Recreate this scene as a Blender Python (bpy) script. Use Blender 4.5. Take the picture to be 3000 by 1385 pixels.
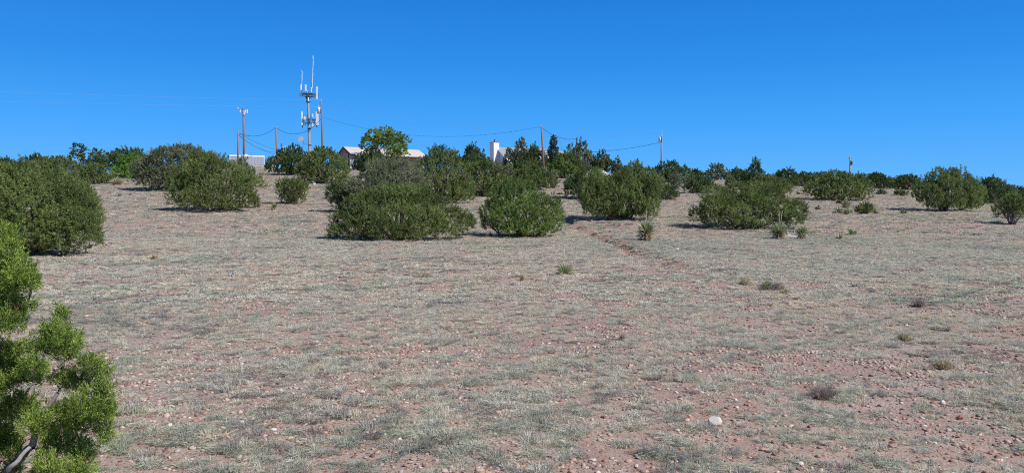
import bpy, math, random
import numpy as np
from mathutils import Vector

# ------------------------------------------------------------------ scene, camera, light
scene = bpy.context.scene
for o in list(bpy.data.objects):
    bpy.data.objects.remove(o)
COL = scene.collection
R = math.radians

FPX, CU, CV = 2310.0, 1500.0, 692.5
PITCH = R(2.02)
EYE = 1.6
cam_d = bpy.data.cameras.new('camera')
cam_d.sensor_width = 36.0
cam_d.lens = 36.0 * FPX / 3000.0
cam_d.clip_start = 0.05
cam_d.clip_end = 5000
cam = bpy.data.objects.new('camera', cam_d)
cam.location = (0, 0, EYE)
cam.rotation_euler = (math.pi / 2 - PITCH, 0, 0)
COL.objects.link(cam)
scene.camera = cam

SUN_AZ, SUN_EL = R(60), R(44)          # azimuth measured from straight behind the camera towards its right
sun_vec = Vector((math.sin(SUN_AZ) * math.cos(SUN_EL), -math.cos(SUN_AZ) * math.cos(SUN_EL), math.sin(SUN_EL)))
sun_d = bpy.data.lights.new('sun', 'SUN')
sun_d.energy = 5.0
sun_d.angle = R(0.53)
sun_d.color = (1.0, 0.965, 0.92)
sun = bpy.data.objects.new('sun', sun_d)
sun.rotation_euler = sun_vec.to_track_quat('Z', 'Y').to_euler()
sun.location = (0, 0, 60)
COL.objects.link(sun)

w = bpy.data.worlds.new("World")
scene.world = w
w.use_nodes = True
nt = w.node_tree
nt.nodes.clear()
wo = nt.nodes.new('ShaderNodeOutputWorld')
bg = nt.nodes.new('ShaderNodeBackground')
sky = nt.nodes.new('ShaderNodeTexSky')
sky.sky_type = 'NISHITA'
sky.sun_disc = False
sky.sun_elevation = SUN_EL
sky.sun_rotation = math.pi - SUN_AZ
sky.altitude = 2000
sky.air_density = 1.0
sky.dust_density = 0.2
sky.ozone_density = 3.0
tc = nt.nodes.new('ShaderNodeTexCoord')
sep = nt.nodes.new('ShaderNodeSeparateXYZ')
ramp = nt.nodes.new('ShaderNodeValToRGB')
nt.links.new(tc.outputs['Generated'], sep.inputs[0])
nt.links.new(sep.outputs['Z'], ramp.inputs[0])
cr = ramp.color_ramp
cr.elements[0].position = 0.0
cr.elements[0].color = (0.140, 0.500, 1.05, 1)
cr.elements[1].position = 1.0
cr.elements[1].color = (0.035, 0.060, 0.12, 1)
for p, c in ((0.04, (0.090, 0.45, 1.02)), (0.10, (0.042, 0.375, 1.0)), (0.17, (0.016, 0.28, 0.87)), (0.26, (0.007, 0.205, 0.73)), (0.45, (0.035, 0.08, 0.19))):
    e = cr.elements.new(p)
    e.color = (*c, 1)
mixw = nt.nodes.new('ShaderNodeMix')
mixw.data_type = 'RGBA'
mixw.inputs[0].default_value = 0.92
sc_ = nt.nodes.new('ShaderNodeVectorMath')
sc_.operation = 'SCALE'
sc_.inputs['Scale'].default_value = 10.0       # the background runs at 0.1, so the tint is brought to the sky texture's scale
nt.links.new(ramp.outputs[0], sc_.inputs[0])
nt.links.new(sky.outputs[0], mixw.inputs[6])
nt.links.new(sc_.outputs[0], mixw.inputs[7])
nt.links.new(mixw.outputs[2], bg.inputs[0])
bg.inputs[1].default_value = 0.1
nt.links.new(bg.outputs[0], wo.inputs[0])

scene.view_settings.view_transform = 'Standard'
scene.view_settings.look = 'None'
scene.view_settings.exposure = 0.0
scene.view_settings.gamma = 1.0
scene.cycles.use_denoising = False
scene.cycles.pixel_filter_type = 'BLACKMAN_HARRIS'
scene.cycles.filter_width = 1.05
scene.cycles.sample_clamp_indirect = 4
scene.cycles.max_bounces = 6

# ------------------------------------------------------------------ noise and terrain
def _hash(ix, iy, seed):
    h = (ix.astype(np.int64) * 374761393 + iy.astype(np.int64) * 668265263 + seed * 1442695041) & 0xffffffff
    h = ((h ^ (h >> 13)) * 1274126177) & 0xffffffff
    return ((h ^ (h >> 16)) & 0xffff) / 65535.0

def vnoise(x, y, s, seed=0):
    x = np.asarray(x, float) / s
    y = np.asarray(y, float) / s
    ix = np.floor(x); iy = np.floor(y)
    fx = x - ix; fy = y - iy
    fx = fx * fx * (3 - 2 * fx); fy = fy * fy * (3 - 2 * fy)
    a = _hash(ix, iy, seed); b = _hash(ix + 1, iy, seed)
    c = _hash(ix, iy + 1, seed); d = _hash(ix + 1, iy + 1, seed)
    return (a * (1 - fx) + b * fx) * (1 - fy) + (c * (1 - fx) + d * fx) * fy

def fbm(x, y, s, seed=0, o=4):
    t = 0; a = 1; n = 0
    for k in range(o):
        t = t + a * vnoise(x, y, s / 2 ** k, seed + 17 * k); n += a; a *= 0.55
    return t / n

RY = np.array([-60, 0, 28, 40, 50, 65, 92, 120, 150, 168, 230, 420, 900, 3000.])
RR = np.array([0, 0, 0, .015, .09, .20, .47, .76, 1.0, 1.04, .93, .45, .1, 0.])
HX = np.array([-400, -100, -74, -54, -40, -30, 0, 33, 67, 100, 400.])
HZ = np.array([6.0, 6.6, 7.4, 9.7, 9.0, 8.9, 8.0, 7.1, 6.0, 3.6, 2.5])

def smooth_interp(x, xp, fp):
    # monotone cubic (Fritsch-Carlson)
    x = np.asarray(x, float)
    h = np.diff(xp); dl = np.diff(fp) / h
    m = np.zeros_like(fp)
    for i in range(1, len(xp) - 1):
        if dl[i - 1] * dl[i] > 0:
            m[i] = 2 * dl[i - 1] * dl[i] / (dl[i - 1] + dl[i])
    i = np.clip(np.searchsorted(xp, x) - 1, 0, len(xp) - 2)
    t = np.clip((x - xp[i]) / h[i], 0, 1)
    return ((2 * t**3 - 3 * t**2 + 1) * fp[i] + (t**3 - 2 * t**2 + t) * h[i] * m[i] + (-2 * t**3 + 3 * t**2) * fp[i + 1] + (t**3 - t**2) * h[i] * m[i + 1])

def zbase(x, y):
    z = smooth_interp(y, RY, RR) * smooth_interp(x, HX, HZ)
    far = np.clip((np.asarray(y) - 20) / 60, 0, 1)
    z = z + (fbm(x, y, 9.0, 3, 3) - .5) * (0.10 + 0.28 * far)
    z = z + (vnoise(x, y, 1.7, 8) - .5) * 0.08 + (vnoise(x, y, 0.6, 9) - .5) * 0.034
    return z

CP, SP = math.cos(PITCH), math.sin(PITCH)
def ray(u, v):
    cx = (u - CU) / FPX; cy = -(v - CV) / FPX
    return np.array([cx, CP + cy * SP, -SP + cy * CP])

def hit(u, v, zf=zbase):
    d = ray(u, v)
    t = np.concatenate([np.arange(2, 40, .05), np.arange(40, 220, .2)])
    g = EYE + d[2] * t - zf(d[0] * t, d[1] * t)
    k = np.argmax(g < 0)
    if g[k] >= 0:
        k = int(np.argmin(np.where(t > 30, g, 99)))
    return np.array([d[0] * t[k], d[1] * t[k], EYE + d[2] * t[k]])

def at(u, v, y):                      # point seen at (u, v) at depth y
    d = ray(u, v)
    return np.array([0, 0, EYE]) + d * (y / d[1])

GULLY = [hit(u, v)[:2] for u, v in ((1610, 615), (1650, 645), (1700, 668), (1745, 692), (1800, 712), (1850, 738), (1920, 765), (1990, 800), (2090, 838), (2230, 905))]
def seg_dist(x, y, pts):
    best = np.full(np.shape(x), 1e9)
    for (ax, ay), (bx, by) in zip(pts[:-1], pts[1:]):
        dx, dy = bx - ax, by - ay
        t = np.clip(((x - ax) * dx + (y - ay) * dy) / (dx * dx + dy * dy), 0, 1)
        best = np.minimum(best, np.hypot(x - ax - t * dx, y - ay - t * dy))
    return best

def zf(x, y):
    x = np.asarray(x, float); y = np.asarray(y, float)
    z = zbase(x, y)
    wob = (vnoise(x, y, 1.3, 44) - .5) * .8
    g = seg_dist(x + wob, y, GULLY)
    fade = np.clip((y - 17) / 14, .06, 1)
    return z - fade * (0.08 + 0.30 * vnoise(x, y, .55, 61)) * np.exp(-(g / (0.25 + .35 * vnoise(x, y, .9, 62))) ** 2) + fade * 0.05 * np.exp(-((g - 1.0) / 0.4) ** 2)

BARE_SPOTS = []       # (x, y, rx, ry, strength)
def bare_px(u, v, wu, wv, s=1.0):
    c = hit(u, v); a = hit(u, v + wv / 2); b = hit(u, v - wv / 2)
    BARE_SPOTS.append((c[0], c[1], wu / FPX * c[1] / 2, abs(a[1] - b[1]) / 2, s))
for b in ((200, 800, 500, 40, .55), (330, 745, 300, 22, .6), (620, 795, 260, 26, .5), (860, 775, 120, 20, .7), (740, 662, 170, 18, .7),
          (880, 850, 130, 26, .6), (1430, 1180, 260, 50, .6), (1330, 1250, 300, 50, .5), (1600, 1215, 200, 60, .5), (1180, 1345, 200, 60, .55), (1750, 1290, 260, 60, .45),
          (2650, 1240, 330, 70, .9), (2250, 1300, 300, 80, .6), (2820, 1330, 350, 60, .7), (2560, 1080, 330, 60, .6), (2800, 900, 330, 26, .6),
          (2350, 985, 420, 50, .5), (2930, 1040, 160, 50, .6), (2020, 840, 330, 24, .6), (1790, 835, 300, 26, .5), (2120, 850, 120, 30, .6),
          (2420, 900, 300, 26, .4), (1200, 706, 380, 10, .9), (1500, 697, 260, 8, .7), (1690, 652, 120, 14, .8), (160, 752, 260, 10, .8),
          (520, 1010, 200, 40, .4), (460, 1300, 260, 90, .5), (760, 1160, 260, 50, .45), (1640, 1010, 180, 30, .5), (2200, 1100, 240, 40, .5)):
    bare_px(*b)

def bare(x, y):
    x = np.asarray(x, float); y = np.asarray(y, float)
    n = fbm(x, y, 2.6, 5, 4)
    m = np.clip((n - .62) / .12, 0, 1) * .6
    n2 = fbm(x, y * .6, .75, 55, 3)
    m = np.maximum(m, np.clip((n2 - .60) / .1, 0, 1) * .8)
    wob = (vnoise(x, y, .8, 71) - .5)
    for (cx, cy, rx, ry, s) in BARE_SPOTS:
        q = ((x - cx) / rx) ** 2 + ((y - cy) / ry) ** 2
        m = np.maximum(m, s * np.clip(1.5 - q + wob * 1.3, 0, 1) * (.35 + .65 * (n2 > .42)))
    g = seg_dist(x, y, GULLY)
    return np.maximum(m, np.clip(1.3 - g / .6 + wob * 1.6, 0, 1) * np.clip((y - 10) / 14, .15, 1))

# ------------------------------------------------------------------ materials
def mat_new(name, rough=0.8, spec=0.2):
    m = bpy.data.materials.new(name)
    m.use_nodes = True
    n = m.node_tree
    b = n.nodes['Principled BSDF']
    b.inputs['Roughness'].default_value = rough
    b.inputs['Specular IOR Level'].default_value = spec
    return m, n, b

def N(n, typ, **kw):
    x = n.nodes.new(typ)
    for k, v in kw.items():
        setattr(x, k, v)
    return x

def ramp_node(n, stops, interp='LINEAR'):
    r = n.nodes.new('ShaderNodeValToRGB')
    c = r.color_ramp
    c.interpolation = interp
    c.elements[0].position, c.elements[0].color = stops[0][0], (*stops[0][1], 1)
    c.elements[1].position, c.elements[1].color = stops[-1][0], (*stops[-1][1], 1)
    for p, col in stops[1:-1]:
        e = c.elements.new(p); e.color = (*col, 1)
    return r

def mixc(n, f, a, b, blend='MIX'):
    m = N(n, 'ShaderNodeMix', data_type='RGBA', blend_type=blend)
    for i, v in ((0, f), (6, a), (7, b)):
        if hasattr(v, 'is_linked'):
            n.links.new(v, m.inputs[i])
        elif i == 0:
            m.inputs[0].default_value = v
        else:
            m.inputs[i].default_value = (*v, 1)
    return m.outputs[2]

def noise(n, scale, detail=4, rough=.6, vec=None):
    t = N(n, 'ShaderNodeTexNoise')
    t.inputs['Scale'].default_value = scale
    t.inputs['Detail'].default_value = detail
    t.inputs['Roughness'].default_value = rough
    if vec is None:
        vec = N(n, 'ShaderNodeTexCoord').outputs['Object']
    n.links.new(vec, t.inputs['Vector'])
    return t.outputs['Fac']

def simple_mat(name, col, var=.12, scale=6.0, rough=.8, metal=0.0, bump=0.0, spec=.2, stretch=None):
    m, n, b = mat_new(name, rough, spec)
    b.inputs['Metallic'].default_value = metal
    vec = None
    if stretch:
        mp = N(n, 'ShaderNodeMapping')
        mp.inputs['Scale'].default_value = stretch
        n.links.new(N(n, 'ShaderNodeTexCoord').outputs['Object'], mp.inputs[0])
        vec = mp.outputs[0]
    f = noise(n, scale, 5, .65, vec)
    lo = tuple(c * (1 - var) for c in col); hi = tuple(min(1, c * (1 + var)) for c in col)
    r = ramp_node(n, ((.3, lo), (.7, hi)))
    n.links.new(f, r.inputs[0])
    n.links.new(r.outputs[0], b.inputs['Base Color'])
    if bump:
        bp = N(n, 'ShaderNodeBump')
        bp.inputs['Strength'].default_value = bump
        bp.inputs['Distance'].default_value = .02
        n.links.new(f, bp.inputs['Height'])
        n.links.new(bp.outputs[0], b.inputs['Normal'])
    return m

def foliage_mat(name, stops, transl=.33, rough=.7, spec=.12, instancer=False):
    m, n, b = mat_new(name, rough, spec)
    a = N(n, 'ShaderNodeAttribute', attribute_name='tint')
    if instancer:
        a.attribute_type = 'INSTANCER'
        a2 = N(n, 'ShaderNodeAttribute', attribute_name='blade')
        r = ramp_node(n, stops)
        n.links.new(a.outputs['Fac'], r.inputs[0])
        br = ramp_node(n, ((0, (.46, .45, .44)), (.3, (.86, .85, .84)), (1, (1.14, 1.14, 1.12))))  # random blade tone, dark end lowered to paint in small shadows among the grass
        n.links.new(a2.outputs['Fac'], br.inputs[0])
        col = mixc(n, 1.0, r.outputs[0], br.outputs[0], 'MULTIPLY')
    else:
        r = ramp_node(n, stops)
        n.links.new(a.outputs['Fac'], r.inputs[0])
        col = r.outputs[0]
    n.links.new(col, b.inputs['Base Color'])
    tr = N(n, 'ShaderNodeBsdfTranslucent')
    n.links.new(col, tr.inputs[0])
    mx = N(n, 'ShaderNodeMixShader')
    mx.inputs[0].default_value = transl
    n.links.new(b.outputs[0], mx.inputs[1]); n.links.new(tr.outputs[0], mx.inputs[2])
    n.links.new(mx.outputs[0], n.nodes['Material Output'].inputs[0])
    return m

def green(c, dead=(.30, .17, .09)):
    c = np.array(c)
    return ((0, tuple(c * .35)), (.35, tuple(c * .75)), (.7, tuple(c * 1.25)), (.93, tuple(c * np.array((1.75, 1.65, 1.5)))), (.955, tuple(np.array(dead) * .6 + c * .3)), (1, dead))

M = {}
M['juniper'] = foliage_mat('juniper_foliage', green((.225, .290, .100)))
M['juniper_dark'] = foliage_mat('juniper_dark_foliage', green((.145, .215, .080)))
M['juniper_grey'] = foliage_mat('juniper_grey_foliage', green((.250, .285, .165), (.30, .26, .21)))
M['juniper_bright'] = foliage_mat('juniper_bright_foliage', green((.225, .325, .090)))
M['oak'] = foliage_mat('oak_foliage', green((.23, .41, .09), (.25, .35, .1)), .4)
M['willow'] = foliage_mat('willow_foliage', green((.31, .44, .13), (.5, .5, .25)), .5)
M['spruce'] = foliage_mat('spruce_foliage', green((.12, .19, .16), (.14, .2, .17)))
M['near'] = foliage_mat('near_juniper_foliage', ((0, (.04, .08, .018)), (.38, (.22, .32, .06)), (.7, (.44, .56, .13)), (.95, (.62, .72, .24)), (.965, (.45, .25, .09)), (1, (.6, .32, .13))), .3)
M['chamisa'] = foliage_mat('rabbitbrush_foliage', green((.30, .35, .21), (.45, .42, .25)), .3, .8)
M['dark_twig'] = foliage_mat('dark_twigs', green((.36, .31, .28), (.4, .33, .28)), .3, .9)
M['brown_twig'] = foliage_mat('brown_twigs', green((.24, .15, .11), (.3, .2, .14)), .1, .9)
M['straw'] = foliage_mat('straw', green((.46, .40, .26), (.5, .42, .25)), .25, .8)
M['orange_straw'] = foliage_mat('orange_straw', green((.48, .33, .19), (.5, .35, .2)), .25, .8)
M['yucca'] = foliage_mat('yucca_leaves', ((0, (.12, .16, .06)), (.5, (.27, .33, .14)), (.85, (.48, .50, .30)), (1, (.68, .65, .48))), .15, .5, .4)
M['yucca_dead'] = foliage_mat('yucca_dead_leaves', ((0, (.36, .29, .2)), (.6, (.64, .53, .36)), (1, (.78, .68, .5))), .15, .8)
M['bark'] = simple_mat('juniper_bark', (.21, .18, .155), .45, 9, .95, bump=.6, stretch=(3, 3, .5))
M['grey_wood'] = simple_mat('weathered_wood', (.42, .40, .38), .25, 12, .9, bump=.4, stretch=(3, 3, .5))
M['stalk'] = simple_mat('dry_stalk', (.62, .56, .45), .2, 20, .8)
M['pole'] = simple_mat('pole_wood', (.25, .165, .135), .25, 5, .9, bump=.3, stretch=(4, 4, .3))
M['pole_grey'] = simple_mat('pole_grey_wood', (.36, .30, .27), .2, 5, .9, bump=.3, stretch=(4, 4, .3))
M['pole_dark'] = simple_mat('pole_dark_wood', (.09, .07, .06), .25, 5, .9, bump=.3, stretch=(4, 4, .3))
M['galv'] = simple_mat('galvanised_steel', (.42, .43, .44), .12, 3, .45, .35, spec=.5)
M['dark_steel'] = simple_mat('dark_steel', (.10, .10, .11), .2, 3, .6, .2)
M['white'] = simple_mat('white_plastic', (.80, .81, .80), .04, 2, .5)
M['pale_metal'] = simple_mat('pale_sheet_metal', (.62, .64, .66), .06, 1.5, .5, .1)
M['cable'] = simple_mat('black_cable', (.03, .03, .035), .1, 2, .6)
M['wire'] = simple_mat('aluminium_wire', (.26, .44, .78), .1, 2, .6)
M['house_white'] = simple_mat('white_siding', (.78, .80, .84), .04, 2, .7)
M['tan_wall'] = simple_mat('tan_stucco', (.50, .40, .36), .06, 2, .9, bump=.2)
M['pink_roof'] = simple_mat('pale_shingles', (.55, .51, .48), .1, 4, .9, bump=.3)
M['fascia'] = simple_mat('brown_fascia', (.12, .08, .06), .1, 4, .8)
M['white_paint'] = simple_mat('white_paint', (.80, .78, .75), .05, 2, .7)
M['grey_roof'] = simple_mat('grey_metal_roof', (.34, .38, .44), .06, 2, .5, .2)
M['glass'] = simple_mat('window_glass', (.03, .04, .05), .1, 1, .1, spec=.6)
M['concrete'] = simple_mat('pale_concrete', (.62, .60, .57), .1, 3, .9, bump=.2)
M['rock_white'] = simple_mat('white_rock', (.66, .62, .57), .15, 14, .8, bump=.5)
M['rock_red'] = simple_mat('red_rock', (.34, .18, .13), .3, 14, .85, bump=.5)
M['rock_tan'] = simple_mat('tan_rock', (.48, .36, .26), .25, 14, .85, bump=.5)
M['rock_grey'] = simple_mat('grey_rock', (.27, .26, .26), .25, 14, .85, bump=.5)

def corrugated(name, col):
    m, n, b = mat_new(name, .55, .4)
    b.inputs['Base Color'].default_value = (*col, 1)
    wv = N(n, 'ShaderNodeTexWave', wave_type='BANDS', bands_direction='X')
    wv.inputs['Scale'].default_value = 1.2
    n.links.new(N(n, 'ShaderNodeTexCoord').outputs['Object'], wv.inputs['Vector'])
    r = ramp_node(n, ((0, tuple(c * .86 for c in col)), (.5, col), (1, tuple(c * 1.06 for c in col))))
    n.links.new(wv.outputs['Fac'], r.inputs[0]); n.links.new(r.outputs[0], b.inputs['Base Color'])
    bp = N(n, 'ShaderNodeBump'); bp.inputs['Strength'].default_value = .5; bp.inputs['Distance'].default_value = .04
    n.links.new(wv.outputs['Fac'], bp.inputs['Height']); n.links.new(bp.outputs[0], b.inputs['Normal'])
    return m
M['shed_wall'] = corrugated('shed_siding', (.36, .39, .46))

def ground_mat():
    m, n, b = mat_new('dry_soil', .95, .1)
    tcn = N(n, 'ShaderNodeTexCoord').outputs['Object']
    at_ = N(n, 'ShaderNodeAttribute', attribute_name='bare')
    f1 = noise(n, .35, 5, .6, tcn)
    f2 = noise(n, 5.0, 6, .7, tcn)
    f3 = noise(n, 60.0, 3, .7, tcn)
    soil = ramp_node(n, ((.3, (.245, .175, .155)), (.5, (.325, .245, .220)), (.7, (.40, .32, .29))))
    n.links.new(f2, soil.inputs[0])
    litter = ramp_node(n, ((.25, (.24, .19, .165)), (.5, (.42, .385, .33)), (.75, (.62, .59, .52))))
    n.links.new(f3, litter.inputs[0])
    # litter between the tufts, bare soil where marked
    inv = ramp_node(n, ((.15, (.42, .42, .42)), (.6, (.06, .06, .06))))
    n.links.new(at_.outputs['Fac'], inv.inputs[0])
    base = mixc(n, inv.outputs[0], soil.outputs[0], litter.outputs[0])
    warm = ramp_node(n, ((.38, (1.05, .96, .93)), (.62, (.98, 1.01, 1.01))))
    n.links.new(f1, warm.inputs[0])
    base = mixc(n, 1.0, base, warm.outputs[0], 'MULTIPLY')
    # pebbles
    peb = None
    hts = []
    for sc, w0 in ((26, .55), (58, .8)):
        vo = N(n, 'ShaderNodeTexVoronoi'); vo.inputs['Scale'].default_value = sc
        n.links.new(tcn, vo.inputs['Vector'])
        sepc = N(n, 'ShaderNodeSeparateColor'); n.links.new(vo.outputs['Color'], sepc.inputs[0])
        pc = ramp_node(n, ((0, (.17, .09, .07)), (.3, (.30, .155, .11)), (.55, (.37, .235, .175)), (.78, (.42, .33, .27)), (.93, (.27, .25, .25)), (1, (.62, .57, .5))))
        n.links.new(sepc.outputs[0], pc.inputs[0])
        msk = N(n, 'ShaderNodeMath', operation='MULTIPLY')
        d1 = N(n, 'ShaderNodeMath', operation='LESS_THAN'); d1.inputs[1].default_value = .42
        n.links.new(vo.outputs['Distance'], d1.inputs[0])
        d2 = N(n, 'ShaderNodeMath', operation='LESS_THAN'); d2.inputs[1].default_value = w0
        n.links.new(sepc.outputs[1], d2.inputs[0])
        n.links.new(d1.outputs[0], msk.inputs[0]); n.links.new(d2.outputs[0], msk.inputs[1])
        base = mixc(n, msk.outputs[0], base, pc.outputs[0])
        hh = N(n, 'ShaderNodeMath', operation='MULTIPLY_ADD')
        hh.inputs[1].default_value = -1.0; hh.inputs[2].default_value = .42
        n.links.new(vo.outputs['Distance'], hh.inputs[0])
        h2 = N(n, 'ShaderNodeMath', operation='MULTIPLY'); n.links.new(hh.outputs[0], h2.inputs[0]); n.links.new(msk.outputs[0], h2.inputs[1])
        h3 = N(n, 'ShaderNodeMath', operation='DIVIDE'); n.links.new(h2.outputs[0], h3.inputs[0]); h3.inputs[1].default_value = sc / 26
        hts.append(h3.outputs[0])
    n.links.new(base, b.inputs['Base Color'])
    ad = N(n, 'ShaderNodeMath', operation='ADD'); n.links.new(hts[0], ad.inputs[0]); n.links.new(hts[1], ad.inputs[1])
    ad2 = N(n, 'ShaderNodeMath', operation='MULTIPLY_ADD'); n.links.new(f2, ad2.inputs[0]); ad2.inputs[1].default_value = .7
    n.links.new(ad.outputs[0], ad2.inputs[2])
    bp = N(n, 'ShaderNodeBump'); bp.inputs['Strength'].default_value = 1; bp.inputs['Distance'].default_value = .018
    n.links.new(ad2.outputs[0], bp.inputs['Height']); n.links.new(bp.outputs[0], b.inputs['Normal'])
    return m
M['ground'] = ground_mat()

def stone_mat():
    m, n, b = mat_new('pebble_stone', .8, .25)
    a = N(n, 'ShaderNodeAttribute', attribute_name='tint', attribute_type='INSTANCER')
    r = ramp_node(n, ((0, (.21, .125, .105)), (.2, (.34, .205, .165)), (.45, (.45, .30, .245)), (.62, (.54, .42, .35)), (.72, (.34, .31, .31)), (.84, (.54, .42, .35)), (.97, (.58, .50, .44)), (1, (.80, .77, .72))))
    n.links.new(a.outputs['Fac'], r.inputs[0])
    f = noise(n, 3, 4, .7)
    br = ramp_node(n, ((.3, (.8, .8, .8)), (.7, (1.15, 1.15, 1.15))))
    n.links.new(f, br.inputs[0])
    n.links.new(mixc(n, 1, r.outputs[0], br.outputs[0], 'MULTIPLY'), b.inputs['Base Color'])
    return m
M['stone'] = stone_mat()
GR = ((0, (.83, .74, .59)), (.25, (.76, .715, .605)), (.5, (.72, .70, .61)), (.72, (.64, .655, .565)), (.86, (.49, .55, .42)), (.94, (.54, .50, .47)), (1, (.37, .34, .32)))
M['grass'] = foliage_mat('dry_grass_blades', GR, .42, .8, .1, True)

# ------------------------------------------------------------------ object helpers
def np_mesh(name, V, F, mat, parent=None, attrs=None, smooth=False, link=True):
    V = np.asarray(V, np.float32).reshape(-1, 3)
    F = np.asarray(F, np.int32)
    me = bpy.data.meshes.new(name)
    k = F.shape[1]
    me.vertices.add(len(V)); me.vertices.foreach_set('co', V.ravel())
    me.loops.add(F.size); me.loops.foreach_set('vertex_index', F.ravel())
    me.polygons.add(len(F))
    me.polygons.foreach_set('loop_start', np.arange(0, F.size, k, dtype=np.int32))
    me.polygons.foreach_set('loop_total', np.full(len(F), k, np.int32))
    if smooth:
        me.polygons.foreach_set('use_smooth', np.ones(len(F), bool))
    for an, av in (attrs or {}).items():
        a = me.attributes.new(an, 'FLOAT', 'POINT'); a.data.foreach_set('value', np.asarray(av, np.float32))
    me.update(calc_edges=True)
    me.materials.append(M[mat] if isinstance(mat, str) else mat)
    o = bpy.data.objects.new(name, me)
    if link:
        COL.objects.link(o)
    if parent:
        o.parent = parent
    return o

def tag(o, label=None, cat=None, group=None, kind=None):
    for k, v in (('label', label), ('category', cat), ('group', group), ('kind', kind)):
        if v: o[k] = v
    return o

def empty(name, loc, label, cat, group=None, rz=0, tilt=(0, 0)):
    o = bpy.data.objects.new(name, None)
    o.location = tuple(float(c) for c in loc); o.rotation_euler = (tilt[0], tilt[1], rz); o.empty_display_size = .3
    COL.objects.link(o)
    return tag(o, label, cat, group)

class MB:
    def __init__(s): s.v = []; s.f = []
    def add(s, V, F):
        b = len(s.v); s.v += [tuple(map(float, p)) for p in V]; s.f += [tuple(i + b for i in f) for f in F]
    def box(s, x0, x1, y0, y1, z0, z1):
        s.add([(x0, y0, z0), (x1, y0, z0), (x1, y1, z0), (x0, y1, z0), (x0, y0, z1), (x1, y0, z1), (x1, y1, z1), (x0, y1, z1)],
              [(0, 3, 2, 1), (4, 5, 6, 7), (0, 1, 5, 4), (1, 2, 6, 5), (2, 3, 7, 6), (3, 0, 4, 7)])
    def tube(s, pts, rad, n=8, cap=True):
        pts = [Vector(tuple(map(float, p))) for p in pts]
        if not hasattr(rad, '__len__'): rad = [rad] * len(pts)
        V = []; F = []
        up = Vector((0.13, .21, .97))
        for i, p in enumerate(pts):
            d = (pts[min(i + 1, len(pts) - 1)] - pts[max(i - 1, 0)]).normalized()
            if abs(d.dot(up)) > .98: up = Vector((1, 0.1, 0)).normalized()
            a = d.cross(up).normalized(); b = d.cross(a)
            up = -a.cross(d) if False else up
            for k in range(n):
                t = 2 * math.pi * k / n
                V.append(p + (a * math.cos(t) + b * math.sin(t)) * rad[i])
        for i in range(len(pts) - 1):
            for k in range(n):
                F.append((i * n + k, i * n + (k + 1) % n, (i + 1) * n + (k + 1) % n, (i + 1) * n + k))
        if cap:
            F.append(tuple(range(n))[::-1]); F.append(tuple((len(pts) - 1) * n + k for k in range(n)))
        s.add(V, F)
    def build(s, name, mat, parent=None, smooth=False, bevel=0):
        me = bpy.data.meshes.new(name); me.from_pydata(s.v, [], s.f); me.update()
        if smooth:
            for p in me.polygons: p.use_smooth = len(p.vertices) < 6
        me.materials.append(M[mat])
        o = bpy.data.objects.new(name, me); COL.objects.link(o)
        if parent: o.parent = parent
        if bevel:
            b = o.modifiers.new('bevel', 'BEVEL'); b.width = bevel; b.segments = 2; b.limit_method = 'ANGLE'
        return o

def unit(a): return a / np.maximum(np.linalg.norm(a, axis=-1, keepdims=True), 1e-9)

def blades(P, D, L, W, rng, face=None, jit=.55):
    n = len(P)
    if face is None:
        face = np.array([0, 0, 1.0]); jit = 1.0
    S = unit(np.cross(D, face + rng.normal(size=(n, 3)) * jit))
    L = np.broadcast_to(L, n)[:, None]; W = np.broadcast_to(W, n)[:, None]
    V = np.stack([P, P + D * L * .45 + S * W / 2, P + D * L, P + D * L * .45 - S * W / 2], 1)
    F = np.arange(4 * n).reshape(n, 4)
    return V.reshape(-1, 3), F

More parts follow.
